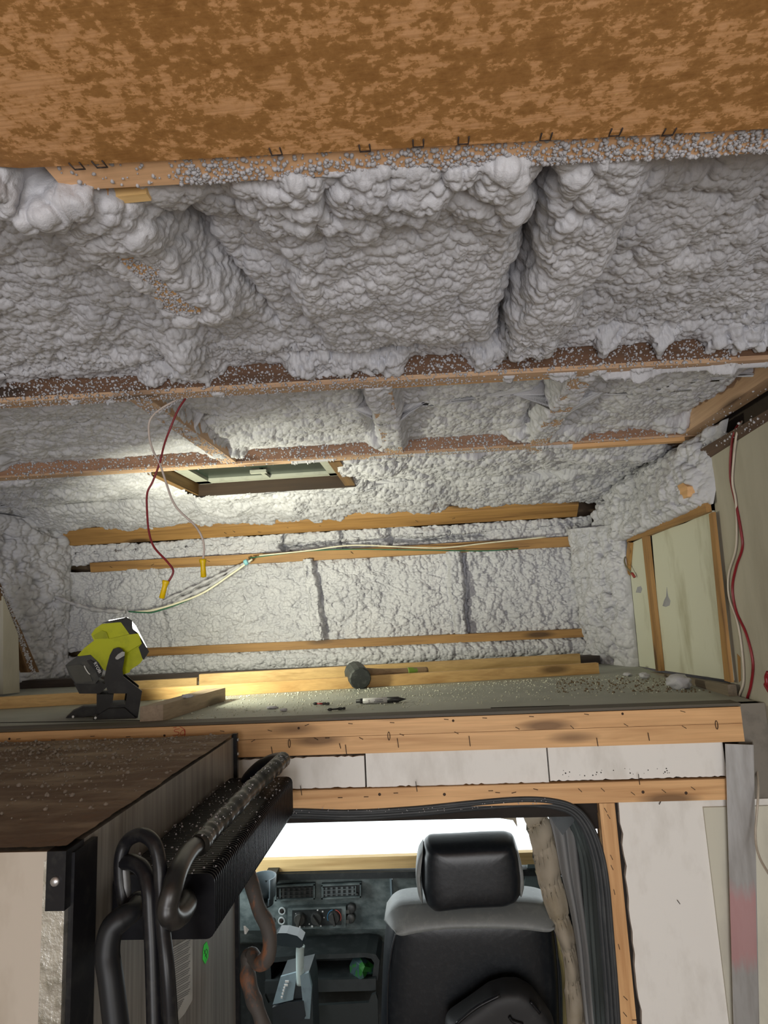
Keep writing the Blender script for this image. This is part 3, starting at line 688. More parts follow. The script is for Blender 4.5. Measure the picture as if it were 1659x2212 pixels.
# nails standing up in front of the gap
for px, y0_, y1_ in ((588, 1613, 1632), (735, 1606, 1617), (748, 1609, 1632), (860, 1595, 1615), (1015, 1590, 1612), (1291, 1594, 1612), (1402, 1583, 1600)):
    tube('nail', [at(px - 2, y0_, y=YB - .004), at(px + 1, y1_, y=YB - .002)], .0008, STEEL, fp2, n=5, smoothp=False)
box_ = lambda *a, **k: box(*a, **k)
def wboard(px0, px1, z0, z1, label, x0=None, x1=None):
    x0 = at(px0, 1660, y=YB).x if x0 is None else x0; x1 = at(px1, 1650, y=YB).x if x1 is None else x1
    bm = bmesh.new(); n = 60
    rr = random.Random(px1)
    top = [(x0 + (x1 - x0) * i / n, z1 - rr.random() ** 3 * .0035) for i in range(n + 1)]; bot = [(x0 + (x1 - x0) * i / n, z0 + rr.random() ** 4 * .003) for i in range(n + 1)]
    pts = [(a, YB + .008, b) for a, b in top] + [(a, YB + .008, b) for a, b in bot[::-1]]
    o = prism('foam_board', pts, (0, .03, 0), WHITEB, bev=0); return tag(o, label, 'board', 'white boards in the bulkhead')
wb0 = wboard(300, 786, 1.350, 1.418, 'leftmost white board under pine planks, partly behind black fin box')
wb1 = wboard(790, 1184, 1.349, 1.430, 'middle white board of the row under the pine planks')
wb2 = wboard(1188, 1570, 1.351, 1.432, 'rightmost white board of the row, with small dark specks')
st(box('wall_end', (.655, YB + .015, 0), (.7215, YB + .04, 1.5), plain('dirt_shadow_end', (.20, .18, .15), .8), bev=0))  # filler wall; corner shadow and dirt put into its dark colour
box('trim_1', (-1.68, YB + .02, 1.28), (.655, YB + .05, 1.4235), DARK, bev=0)['kind'] = 'structure'
rd = random.Random(5)
for i in range(26):
    px = 1215 + 235 * rd.random(); py = 1664 + 14 * rd.random() - (px - 1215) * .03
    p = at(px, py, y=YB + .0075); lathe('speck', [(0, .0006 + .0012 * rd.random()), (.0007, .0006)], p, (0, -1, 0), BLKINK, wb2, n=6)
sr = box('stringer', (-1.0, YB, 1.306), (.625, YB + .04, 1.348), wood('x', *PINE)); tag(sr, 'horizontal pine stringer directly over the cab opening', 'plank')
facestap(sr, [(735, 1723, 0), (791, 1721, 0), (855, 1713, 0), (1157, 1705, -.3), (1253, 1707, -.8), (1302, 1706, -.8), (1367, 1714, -.7), (1434, 1709, -.7), (1497, 1703, -.7), (1075, 1712, -.1), (1110, 1712, .2), (1060, 1708, 0)])
for px, y0_, y1_ in ((650, 1697, 1718), (899, 1688, 1710), (1380, 1672, 1695)):
    tube('nail', [at(px - 1, y0_, y=YB - .004), at(px + 2, y1_, y=YB - .001)], .0008, STEEL, sr, n=5, smoothp=False)
for px, py in ((1389, 1711), (1482, 1713), (820, 1716), (960, 1716)):
    lathe('knot', [(0, .0035), (.0005, .003)], at(px, py, y=YB + .0001), (0, -1, 0), KN, sr, n=9)
sd = box('stud', (.340, YB, 0.0), (.373, YB + .04, 1.305), wood('z', *PINE)); tag(sd, 'upright pine stud on the right side of cab opening', 'stud')
facestap(sd, [(1308, 1750, -1.1), (1315, 1764, -1.1), (1321, 1852, -1.2), (1322, 1874, -1.2), (1327, 1927, -1.4), (1337, 2045, -1.4), (1351, 2156, -.8), (1350, 2191, -.9), (1371, 2203, 0)])
# big white board with ragged left edge
rr = random.Random(9); pts = []
for i in range(46):
    z = 1.303 - i * .0215; x = .383 + .012 * max(0, .9 - z) * 3 + rr.random() ** 2 * .006; pts.append((x, YB + .010, z))
pts += [(.72, YB + .010, 1.303 - 45 * .0215), (.72, YB + .010, 1.303)]
bb = prism('foam_board', pts, (0, .03, 0), WHITEB, bev=0); tag(bb, 'tall white board right of the pine stud', 'board')
box('trim_2', (.371, YB + .022, 0), (.655, YB + .05, 1.305), DARK, bev=0)['kind'] = 'structure'
for a, b in (((1428, 1728), (1440, 1724)), ((1463, 1945), (1469, 1953)), ((1424, 1738), (1430, 1726))):
    tube('nail', [at(*a, y=YB + .006), at(*b, y=YB + .007)], .0008, STEEL, bb, n=5, smoothp=False)
wc = box('corner_shading', (.560, YB + .005, 0), (.7215, YB + .012, 1.29), plain('yellowed_shaded_board', (.60, .58, .48), .7, spot=(.52, .50, .42), sc=(12, 12, 4))); tag(wc, 'yellowed stripe and painted soft shading on white board behind the aluminium strip', 'board')  # yellowing and soft shading of the white board put into this sheet's colour
# aluminium strip (L profile) leaning in the corner
al = thing('aluminium_strip', (.62, YB - .01, 0), 'tall bare aluminium angle strip standing in the corner', 'metal strip')
pA, pB = at(1567, 1607, y=YB - .012), at(1626, 1609, y=YB - .012); pC, pD = at(1640, 2300, y=YB - .012), at(1588, 2300, y=YB - .012)
pA2 = Vector((pA.x, pA.y, pA.z))
ALUS, nt, bs = newmat('smeared_aluminium'); v = coords(nt, (30, 30, 6), False); n = noise(nt, v, 1, 4, .6)
sx = nt.nodes.new('ShaderNodeSeparateXYZ'); tc = nt.nodes.new('ShaderNodeTexCoord'); nt.links.new(tc.outputs['Object'], sx.inputs[0])
zp_ = at(1608, 2005, y=YB - .012).z - pC.z
ma = N(nt, 'ShaderNodeMath', operation='SUBTRACT'); nt.links.new(sx.outputs[2], ma.inputs[0]); ma.inputs[1].default_value = zp_
mb = N(nt, 'ShaderNodeMath', operation='ABSOLUTE'); nt.links.new(ma.outputs[0], mb.inputs[0])
mc = N(nt, 'ShaderNodeMath', operation='MULTIPLY_ADD'); nt.links.new(n, mc.inputs[0]); mc.inputs[1].default_value = -.10; nt.links.new(mb.outputs[0], mc.inputs[2])
pf = ramp(nt, mc.outputs[0], [(0, (.75, .75, .75)), (.035, (0, 0, 0))])
c = mixc(nt, pf, ramp(nt, n, [(.42, (.56, .56, .57)), (.62, (.44, .43, .43))]), (.70, .36, .38)); nt.links.new(c, bs.inputs['Base Color'])
bs.inputs['Metallic'].default_value = .75; bs.inputs['Roughness'].default_value = .4
prism('web', [pA, pB, pC, pD], (0, .002, 0), ALUS, al, bev=.0003)
skewbox('flange', [pC, pC + Vector((.002, 0, 0)), pC + Vector((.012, .022, 0)), pC + Vector((.010, .022, 0)), pB, pB + Vector((.002, 0, 0)), pB + Vector((.012, .022, 0)), pB + Vector((.010, .022, 0))], ALU, al, bev=.0002)
# ================================================================== CAB OPENING
gk = [(560, 1758), (640, 1755), (760, 1758), (900, 1750), (1020, 1738), (1123, 1730), (1190, 1733), (1240, 1748), (1273, 1785), (1296, 1845), (1308, 1915), (1317, 2020), (1326, 2130), (1334, 2260)]
ga = thing('cab_opening_seal', at(900, 1750, y=YB), 'black ribbed rubber seal framing the cab opening', 'rubber seal')
for i, (dx, r, dy) in enumerate(((-.005, .0045, 0), (-.001, .005, .002), (.006, .005, .006), (.012, .006, .014))):
    # offset inward (down / left) for each rib
    P = []
    for k, (px, py) in enumerate(gk):
        p = at(px, py, y=YB); q = at(*gk[min(k + 1, len(gk) - 1)], y=YB) - at(*gk[max(k - 1, 0)], y=YB)
        nrm = Vector((-q.z, 0, q.x)).normalized() * -1       # inwards
        P.append(p + nrm * dx + Vector((0, dy, 0)))
    tube('rib', P, r, RUBBER, ga, n=8)
ds = random.Random(2)
blobs('overspray', [tuple(at(px, 1745 + 12 * ds.random() - max(0, (px - 900)) * .08 * (px < 1180), y=YB - .012)) for px in [620 + 560 * ds.random() for _ in range(50)]], .0011, SPK, ga)['kind'] = 'stuff'
box('trim_3', (.302, YB + .025, 1.245), (.342, YB + .05, 1.306), DARK, bev=0)['kind'] = 'structure'
box('wall_behind_seal', (-1.0, YB + .03, 1.27), (.36, YB + .06, 1.30), DARK, bev=0)['kind'] = 'structure'
# accordion gaiter joining camper and cab (right jamb and top)
def gaiter():
    n = 90; zs = np.linspace(0, 1, 30); P = np.zeros((30, n, 3))
    for j, t in enumerate(zs):
        z = 1.262 - t * 1.2
        for i in range(n):
            s = i / (n - 1); y = YB + .03 + .20 * s
            x = .352 - .030 * s + .006 * math.sin(s * 2 * math.pi * 11) + .010 * math.sin(3 * t + s * 4)
            x -= .05 * max(0, 1 - t * 7) ** 2
            P[j, i] = (x, y, z)
    return gridmesh('accordion_gaiter', P, GAITER)
tag(gaiter(), 'grey-green pleated rubber gaiter lining right side of the cab opening', 'rubber gaiter')
box('cab_ceiling', (-1.0, YB + .05, 1.27), (.52, 2.15, 1.30), plain('cab_liner', (.10, .10, .10), .8), bev=0)['kind'] = 'structure'
# cloths on the right
def drape(name, pl0, pl1, ybase, amp, freq, mat, label, cat, th=.012, nz=50, nx=60, quilt=0):
    # pl0/pl1 : lists of (px,py) down the left and right edges
    a = catmull([at(*p, y=ybase) for p in pl0], 10); b = catmull([at(*p, y=ybase) for p in pl1], 10)
    A = [a[int(i * (len(a) - 1) / (nz - 1))] for i in range(nz)]; B = [b[int(i * (len(b) - 1) / (nz - 1))] for i in range(nz)]
    P = np.zeros((nz, nx, 3))
    for j in range(nz):
        for i in range(nx):
            s = i / (nx - 1); p = A[j].lerp(B[j], s); d = amp * math.sin(freq * 2 * math.pi * s + .08 * j) + .012 * math.sin(math.pi * s) * -1
            if quilt: d -= quilt * abs(math.sin(math.pi * (j / nz * 7 + s * .8))) ** .5
            P[j, i] = (p.x, p.y + d, p.z)
    o = gridmesh(name, P, mat); md = o.modifiers.new('thick', 'SOLIDIFY'); md.thickness = th; md.offset = 0
    return tag(o, label, cat)
drape('quilted_pad', [(1126, 1750), (1140, 1790), (1152, 1850), (1165, 1910), (1190, 1980), (1213, 2040), (1220, 2120), (1224, 2260)], [(1172, 1750), (1190, 1790), (1205, 1870), (1222, 1960), (1235, 2020), (1244, 2090), (1258, 2160), (1266, 2260)], 1.66, .004, 1, QUILT, 'beige quilted insulating pad hanging beside the seat', 'quilted pad', quilt=.028)
drape('quilted_pad', [(1158, 1880), (1168, 1912), (1185, 1985), (1205, 2050), (1216, 2120), (1218, 2260)], [(1162, 1876), (1180, 1920), (1200, 1985), (1218, 2050), (1226, 2120), (1232, 2260)], 1.69, .003, 1, plain('yellow_foam_edge', (.42, .36, .16), .8), 'thin yellowish pad edge behind the beige quilted pad', 'quilted pad', th=.006)
drape('grey_curtain', [(1180, 1745), (1196, 1800), (1212, 1880), (1232, 1960), (1246, 2040), (1256, 2130), (1270, 2260)], [(1250, 1748), (1256, 1800), (1266, 1900), (1276, 2000), (1285, 2080), (1290, 2160), (1300, 2260)], 1.61, .008, 2.5, GREYC, 'plain grey cloth curtain between quilted pad and gaiter', 'curtain', th=.004)
fl = prism('cloth_flap', [at(1175, 1742, y=1.55), at(1242, 1748, y=1.55), at(1240, 1775, y=1.55), at(1215, 1804, y=1.55), at(1198, 1780, y=1.55)], (0, .006, 0), plain('dark_grey_cloth', (.10, .11, .115), .8), bev=.001); tag(fl, 'dark grey cloth flap folded at top right of opening', 'cloth flap')
fl = prism('cloth_flap', [at(1062, 1744, y=1.70), at(1112, 1744, y=1.70), at(1118, 1788, y=1.70), at(1108, 1772, y=1.70), at(1070, 1766, y=1.70)], (0, .006, 0), QUILT, bev=.001); tag(fl, 'small torn beige cloth flap against the bright windshield', 'cloth flap')

# ================================================================== CAB
YD = 2.35
box('wall_cab_left', (-1.02, YB + .05, 0), (-1.0, 3.0, .8), DASHD, bev=0)['kind'] = 'structure'
st(prism('wall_cab_right', [(.50, 1.5, 0), (.50, 3.0, 0), (.50, 3.0, .80), (.50, 1.5, .80)], (.02, 0, 0), DASHD, bev=0))
st(box('firewall', (-1.0, 2.62, 0), (.5, 2.66, .66), DASHD, bev=0))
# windshield
GL, nt, bs = newmat('windshield_glass'); nt.nodes.remove(bs)
tr_ = nt.nodes.new('ShaderNodeBsdfTransparent'); tr_.inputs[0].default_value = (.96, .985, .98, 1); gl_ = nt.nodes.new('ShaderNodeBsdfGlossy'); gl_.inputs['Roughness'].default_value = .02
ms = nt.nodes.new('ShaderNodeMixShader'); ms.inputs[0].default_value = .05
nt.links.new(tr_.outputs[0], ms.inputs[1]); nt.links.new(gl_.outputs[0], ms.inputs[2]); nt.links.new(ms.outputs[0], nt.nodes['Material Output'].inputs[0])
ws = thing('windshield', (-.25, 2.6, .83), 'bright windshield glass beyond the dashboard', 'windshield')
prism('glass', [(-1.0, 2.70, .66), (.5, 2.70, .66), (.5, 2.20, 1.32), (-1.0, 2.20, 1.32)], (0, .006, .005), GL, ws, bev=0)
# oak ledge
lg = prism('oak_ledge', [(-1.0, 2.345, .846), (.5, 2.345, .858), (.5, 2.345, .818), (-1.0, 2.345, .804)], (0, .025, 0), wood('x', *OAK, knots=False), bev=.003); tag(lg, 'yellow oak plank lying along dashboard top under windshield', 'plank')
# dashboard
da = thing('dashboard', (-.25, 2.4, .3), 'dusty dark grey truck dashboard below the oak plank', 'dashboard')
prism('upper_panel', [(-1.0, 2.345, .805), (-1.0, 2.37, .60), (-1.0, 2.42, .535), (-1.0, 2.44, .52), (-1.0, 2.39, .805)], (.795, 0, 0), DASH, da, bev=.004)
prism('right_panel', [(-.195, 2.350, .79), (-.195, 2.37, .56), (-.195, 2.44, .52), (-.195, 2.39, .79)], (.52, 0, 0), DASH, da, bev=.003)
box('top_edge', (-1.0, 2.33, .785), (.5, 2.39, .806), DASHD, da, bev=.003)
box('seam_trim', (-.204, 2.338, .56), (-.197, 2.35, .785), BLUEG, da, bev=.001)
box('lower_cavity', (-.95, 2.50, .05), (.45, 2.60, .53), DASHD, da, bev=.002)
prism('right_pod', [at(1140, 1868, y=2.34), at(1160, 1868, y=2.34), at(1172, 1900, y=2.34), at(1178, 1960, y=2.34), at(1150, 1990, y=2.34), at(1120, 1990, y=2.34)], (0, .1, 0), plain('teal_grey', (.17, .22, .22), .5), da, bev=.003)
def D(px, py, dy=0): return at(px, py, y=YD + dy)
def qd(name, px0, py0, px1, py1, y, th, mat, parent, bev=.001, sh=0):
    return prism(name, [at(px0, py0, y=y), at(px1, py0 + sh, y=y), at(px1, py1 + sh, y=y), at(px0, py1, y=y)], (0, th, 0), mat, parent, bev)
def vent(px0, py0, px1, py1, tabs_left):
    sh = -4
    v_ = qd('air_vent', px0, py0, px1, py1, 2.330, .02, DASHD, da, .002, sh)
    bm = bmesh.new()
    def bar(x0, y0, x1, y1, s=0, yy=2.322, th=.01):
        p = [at(x0, y0, y=yy), at(x1, y0 + s, y=yy), at(x1, y1 + s, y=yy), at(x0, y1, y=yy)]
        hexa(bm, [p[3], p[2], p[2] + Vector((0, th, 0)), p[3] + Vector((0, th, 0)), p[0], p[1], p[1] + Vector((0, th, 0)), p[0] + Vector((0, th, 0))])
    for a in ((px0, py0, px1, py0 + 3, sh), (px0, py1 - 3, px1, py1, sh)): bar(*a)
    bar(px0, py0, px0 + 3, py1); bar(px1 - 3, py0 + sh, px1, py1 + sh)
    ix0, ix1 = (px0 + 12, px1 - 4) if tabs_left else (px0 + 5, px1 - 13)
    bar(ix0 - 2, py0 + 6, ix0, py1 - 5); bar(ix1, py0 + 2, ix1 + 2, py1 - 9)
    f_ = bmesh_link('bezel', bm, DASH, v_, bev=.0006)
    bm = bmesh.new(); w = (ix1 - ix0) / 6
    for k in range(6):
        x = ix0 + w * (k + .5); s = sh * (x - px0) / (px1 - px0); bar(x - w * .22, py0 + 6 + s, x + w * .22, py1 - 6 + s, 0, 2.326, .004)
    for q in (.38, .66): yq = py0 + (py1 - py0) * q; bar(ix0, yq - .8, ix1, yq + .8, sh * .8, 2.323, .003)
    bmesh_link('louvre', bm, GPLAS if tabs_left else plain('louvre_grey', (.13, .15, .15), .5), v_, bev=0)
    tx = px0 + 7 if tabs_left else px1 - 8
    lathe('thumbwheel', [(0, .004), (.006, .003)], at(tx, py1 - 8 - (0 if tabs_left else 4), y=2.322), (0, -1, 0), GPLAS, v_, n=10)
vent(594, 1914, 680, 1947, True); vent(694, 1912, 780, 1943, False)
# heater panel
hp = qd('heater_panel', 621, 1962, 747, 2008, 2.335, .02, DASH, da, .003, -4)
qd('faceplate', 631, 1968, 737, 2002, 2.330, .006, DASHD, hp, .001, -4)
RINGB = plain('blue_print', (.05, .20, .35), .6); RINGR = plain('red_print', (.50, .10, .08), .6)
for k, (px, py) in enumerate(((648, 1984), (684, 1983), (722, 1981))):
    c0 = at(px, py, y=2.328); kn = bmesh.new()
    lathe_bm(kn, [(0, .022), (.010, .020), (.012, .018)], c0, (0, -1, 0), 20)
    a = (.35, -.6, -.15)[k]; u = Vector((math.sin(a), 0, math.cos(a))); w_ = Vector((math.cos(a), 0, -math.sin(a)))
    c1 = c0 + Vector((0, -.012, 0))
    hexa(kn, [c1 - u * .02 - w_ * .006, c1 - u * .02 + w_ * .006, c1 + u * .021 + w_ * .003, c1 + u * .021 - w_ * .003] + [q + Vector((0, -.012, 0)) for q in (c1 - u * .02 - w_ * .004, c1 - u * .02 + w_ * .004, c1 + u * .019 + w_ * .002, c1 + u * .019 - w_ * .002)])
    bmesh_link('dial_knob', kn, GPLAS, hp)
    if k == 2:
        for nm, a0, a1, mt in (('blue_arc', 1.75, 3.6, RINGB), ('red_arc', -.5, 1.35, RINGR)):
            tube(nm, [c0 + Vector((.0245 * math.cos(t), -.001, .0245 * math.sin(t))) for t in np.linspace(a0, a1, 9)], .0018, mt, hp, n=5)
bm = bmesh.new()
for px, py, s in ((640, 1975, 2.2), (686, 1966, 1.6), (697, 1969, 1.6), (700, 1982, 1.2), (648, 2002, 1.6), (674, 2001, 2), (693, 2000, 1.6), (657, 2002, 1), (668, 1996, 1.2)):
    c = at(px, py, y=2.3285); r = s * .0016; boxp(bm, (c.x - r, c.y - .0006, c.z - r), (c.x + r, c.y, c.z + r))
bmesh_link('panel_symbols', bm, LETTER, hp)
def ringhole(px, py, r, lit_=True):
    c = at(px, py, y=2.345); lathe('socket', [(0, r), (.006, r), (.006, r * .62), (.0005, r * .6)], c, (0, -1, 0), plain('socket_rim', (.42, .46, .45), .5) if lit_ else GPLAS, da, n=18)
    lathe('socket_hole', [(0, r * .62), (.0015, r * .6)], c + Vector((0, -.0035, 0)), (0, -1, 0), DARK, da, n=16)
ringhole(610, 1967, .0135); ringhole(609, 1988, .0135); ringhole(590, 1988, .010, False)
for px, py in ((759, 1961), (758, 1982)):
    sw = lathe('outlet_cap', [(0, .017), (.008, .016), (.011, .012)], at(px, py, y=2.35), (0, -1, 0), GPLAS, da, n=16)
    c = at(px - 8, py + 7, y=2.343); box('tab', (c.x - .007, c.y - .006, c.z - .006), (c.x + .007, c.y, c.z + .006), GPLAS, sw, bev=.001)
# cup holder
ch = thing('cup_holder', at(572, 1935, y=2.15), 'grey open plastic cup holder clipped to dashboard left of vents', 'cup holder')
c = at(568, 1893, y=2.20); bm = bmesh.new(); n = 34; rings = []
for z_, r_ in ((0, .046), (-.062, .042), (-.064, .036), (-.085, .034)):
    ang = [math.radians(-60 + 300 * i / (n - 1) + 15) if z_ > -.05 or True else 0 for i in range(n)]
    rings.append([bm.verts.new((c.x + r_ * math.cos(a), c.y + r_ * math.sin(a), c.z + z_)) for a in ang])
for A_, B_ in zip(rings, rings[1:]):
    for i in range(n - 1): bm.faces.new([A_[i], A_[i + 1], B_[i + 1], B_[i]])
o = bmesh_link('cup_wall', bm, plain('cup_grey', (.11, .14, .155), .45), ch, True); md = o.modifiers.new('t', 'SOLIDIFY'); md.thickness = .004
lathe('cup_floor', [(0, .034), (.004, .034)], c + Vector((0, 0, -.088)), (0, 0, 1), DASHD, ch)
box('mount', (c.x - .02, c.y + .04, c.z - .07), (c.x + .02, 2.35, c.z - .03), DASHD, ch)
# storage trays under dash
tb = thing('storage_bin', (-.46, 2.3, .40), 'double black open storage bin below the heater controls', 'storage bin')
yt = 2.26
P_ = lambda px, py, y=yt: at(px, py, y=y)
def frame_tray(pts_out, pts_in, y, d, mat, name):
    bm = bmesh.new(); n = len(pts_out)
    o0 = [bm.verts.new(at(*p, y=y)) for p in pts_out]; i0 = [bm.verts.new(at(*p, y=y)) for p in pts_in]
    o1 = [bm.verts.new(v.co + Vector((0, d, 0))) for v in o0]; i1 = [bm.verts.new(v.co + Vector((0, d * .9, 0))) for v in i0]
    for k in range(n):
        l = (k + 1) % n
        bm.faces.new([o0[k], o0[l], i0[l], i0[k]]); bm.faces.new([o0[k], o1[k], o1[l], o0[l]]); bm.faces.new([i0[k], i0[l], i1[l], i1[k]])
    bm.faces.new(i1); bm.faces.new(o1[::-1])
    return bmesh_link(name, bm, mat, tb, bev=.0015)
frame_tray([(572, 2070), (640, 2064), (790, 2058), (812, 2062), (820, 2075), (816, 2118), (574, 2124)], [(584, 2080), (640, 2074), (788, 2068), (802, 2071), (808, 2080), (804, 2112), (586, 2118)], yt, .12, DASHD, 'upper_bin')
qd('bin_front', 572, 2120, 812, 2146, yt - .015, .012, plain('bin_black', (.028, .033, .033), .5), tb, .003, -6)
prism('lower_bin_front', [at(572, 2150, y=yt - .04), at(580, 2168, y=yt - .04), at(596, 2174, y=yt - .04), at(690, 2172, y=yt - .04), at(796, 2166, y=yt - .04), at(803, 2150, y=yt - .04), at(812, 2146, y=yt - .04), at(816, 2160, y=yt - .04), at(818, 2260, y=yt - .04), at(572, 2260, y=yt - .04)], (0, .012, 0), plain('bin_black2', (.022, .027, .027), .5), tb, bev=.003)
lathe('round_cap', [(0, .022), (.006, .020), (.006, .006), (.012, .004)], at(613, 2094, y=yt + .10), (0, -1, 0), GPLAS, tb, n=18)
# crumpled green bag
bm = bmesh.new(); rr = random.Random(4)
pts = [(755, 2086), (762, 2070), (775, 2062), (792, 2072), (808, 2085), (816, 2098), (810, 2110), (792, 2112), (772, 2114), (757, 2112)]
cen = at(785, 2092, y=yt + .005)
ringv = [bm.verts.new(at(*p, y=yt + .03)) for p in pts]
mid = []
for k, p in enumerate(pts):
    q = at(*p, y=yt + .02); mid.append(bm.verts.new(cen.lerp(q, .35 + .4 * rr.random()) + Vector((0, -.034 * rr.random(), 0))))
cv = bm.verts.new(cen + Vector((0, -.028, .004)))
for k in range(len(pts)):
    l = (k + 1) % len(pts); bm.faces.new([ringv[k], ringv[l], mid[l], mid[k]]); bm.faces.new([mid[k], mid[l], cv])
bk = bm.verts.new(cen + Vector((0, .04, 0)))
for k in range(len(pts)): bm.faces.new([ringv[(k + 1) % len(pts)], ringv[k], bk])
bgm = plain('green_foil', (.03, .16, .03), .25, .2, spot=(.05, .09, .10), sc=(22, 22, 22), thr=(.46, .5), coat=.5)
o = bmesh_link('snack_bag', bm, bgm); tag(o, 'crumpled shiny green bag stuffed in upper storage bin', 'bag')
# gear shifter
gs = thing('gear_shifter', at(640, 2300, y=1.95), 'floor gear shifter with pale shaft and blue-grey console', 'gear shifter')
G = lambda px, py, y=1.95: at(px, py, y=y)
prism('console', [G(590, 2170), G(606, 2112), G(668, 2098), G(674, 2130), G(680, 2320), G(588, 2320)], (0, .09, 0), plain('console_dark', (.03, .04, .045), .45), gs, bev=.004)
prism('gate_plate', [G(589, 2170, 1.936), G(606, 2110, 1.947), G(642, 2100, 1.947), G(633, 2160, 1.936)], (0, .006, 0), BLUEG, gs, bev=.001)
prism('side_cheek', [G(650, 2102), G(668, 2096), G(675, 2128), G(671, 2195), G(660, 2195), G(655, 2152)], (0, -.012, 0), BLUEG, gs, bev=.003)
prism('front_plate', [G(590, 2172, 1.945), G(622, 2160, 1.945), G(657, 2158, 1.945), G(662, 2190, 1.945), G(655, 2200, 1.945), G(590, 2198, 1.945)], (0, -.01, 0), plain('front_dark', (.025, .03, .035), .4), gs, bev=.003)
prism('pedestal', [G(655, 2195, 1.96), G(672, 2195, 1.96), G(684, 2320, 1.96), G(660, 2320, 1.96)], (0, .05, 0), BLUEG, gs, bev=.002)
bm = bmesh.new()
for t in (.15, .3, .42, .54, .66, .8):
    c = G(622 - 14 * t, 2112 + 52 * t, 1.944 - .010 * t); boxp(bm, (c.x - .005, c.y - .003, c.z - .002), (c.x + (.006 if t < .4 else 0), c.y, c.z + .003))
bmesh_link('gear_marks', bm, LETTER, gs)
tube('shaft', [G(649, 2125), G(648, 2080), G(648, 2052), G(650, 2042)], .0125, SILV, gs, n=12)
bm = bmesh.new(); P = [G(592, 2030), G(594, 2018), G(604, 2008), G(622, 2008), G(645, 2014), G(656, 2024), G(657, 2036), G(650, 2040), G(638, 2038), G(612, 2036)]
prism('handle', [p + Vector((0, -.02, 0)) for p in P], (0, .045, 0), plain('shiny_black', (.02, .03, .035), .3, spot=(.025, .035, .04)), gs, .007, False, 4); bm.free()

# seat ---------------------------------------------------------------
YS = 1.65
se = thing('truck_chair', (.05, 1.75, 0), 'black leather cab seat with grey trimmed headrest seen from behind', 'car seat')
def pillow(name, outline, y, th, mat, parent, puff=.02, sub=2, cr=.0):
    bm = bmesh.new(); P = [at(*p, y=y) for p in outline]; n = len(P); c = sum(P, Vector()) / n
    lay = []
    for f, d in ((.0, 0), (.3, 0), (.55, 0), (.75, 0), (.88, 0), (.96, .10), (1.0, .45), (.97, .85), (.86, 1)):
        yy = y - puff * (1 - f ** 7) + th * d
        lay.append([bm.verts.new(Vector((c.x + (p.x - c.x) * max(f, .02), yy, c.z + (p.z - c.z) * max(f, .02)))) for p in P])
    for A_, B_ in zip(lay, lay[1:]):
        for i in range(n): bm.faces.new([A_[i], A_[(i + 1) % n], B_[(i + 1) % n], B_[i]])
    bm.faces.new(lay[0][::-1]); bm.faces.new(lay[-1])
    o = bmesh_link(name, bm, mat, parent, True); md = o.modifiers.new('s', 'SUBSURF'); md.levels = sub; md.render_levels = sub; return o
def dens(L, k=4): return [(a[0] + (b[0] - a[0]) * t / k, a[1] + (b[1] - a[1]) * t / k) for a, b in zip(L, L[1:] + L[:1]) for t in range(k)]
bk_out = [(833, 1990), (850, 1968), (880, 1958), (960, 1955), (1050, 1952), (1140, 1954), (1185, 1964), (1203, 1985), (1212, 2060), (1218, 2140), (1222, 2300), (815, 2300), (820, 2140), (824, 2060)]
pillow('backrest', dens(bk_out, 3), YS + .02, .13, SEATB, se, .035)
# grey yoke wraps over the top
def yoke():
    top = [(832, 1990), (850, 1968), (880, 1958), (960, 1954), (1050, 1951), (1140, 1953), (1185, 1963), (1204, 1988)]
    bot = [(856, 2013), (870, 2016), (900, 2010), (960, 2002), (1050, 2000), (1130, 2003), (1180, 2008), (1197, 2002)]
    T = catmull([at(*p, y=YS + .025) for p in top], 6); B = catmull([at(*p, y=YS - .020) for p in bot], 6); n = len(T); m_ = 12
    P = np.zeros((m_ + 6, n, 3))
    for i in range(n):
        s = i / (n - 1); e = 1 - abs(2 * s - 1) ** 4
        for j in range(m_):
            t = j / (m_ - 1); q = B[i].lerp(T[i], t); P[j + 5, i] = (q.x, q.y - .012 * math.sin(math.pi * t) * e - .006, q.z + .004 * t)
        for j in range(5):
            P[j, i] = P[5, i] + np.array([0, .012 * (5 - j) / 5, -.0008 * (5 - j)])
        P[m_ + 5, i] = P[m_ + 4, i] + np.array([0, .10, -.004])
    o = gridmesh('yoke', P, SEATG, parent=se); md = o.modifiers.new('t', 'SOLIDIFY'); md.thickness = .006; md.offset = 0
yoke()
for side in (0, 1):
    L = [(856, 2014), (845, 2060), (838, 2130), (836, 2290)] if side == 0 else [(1197, 2004), (1203, 2060), (1208, 2140), (1211, 2290)]
    tube('piping', [at(*p, y=YS + .002) for p in L], .003, SEATB, se, n=6)
hd = [(908, 1850), (915, 1830), (925, 1822), (980, 1820), (1050, 1816), (1100, 1815), (1116, 1820), (1126, 1850), (1132, 1900), (1131, 1935), (1120, 1952), (1095, 1962), (1000, 1966), (935, 1974), (918, 1960), (908, 1920)]
hr = pillow('headrest', dens(hd, 3), YS - .03, .10, SEATB, se, .03)
for L in ([(916, 1828), (902, 1848), (896, 1890), (903, 1940), (914, 1962), (910, 1940), (907, 1890), (910, 1850)], [(1104, 1818), (1120, 1838), (1131, 1880), (1134, 1920), (1126, 1948), (1122, 1930), (1121, 1880), (1114, 1840)]):
    pillow('side_trim', dens(L, 2), YS - .025, .085, SEATG, hr, .008)
for px in (1075,): tube('headrest_post', [at(px, 1962, y=YS + .02), at(px, 1990, y=YS + .03)], .007, STEEL, se, n=8, smoothp=False)
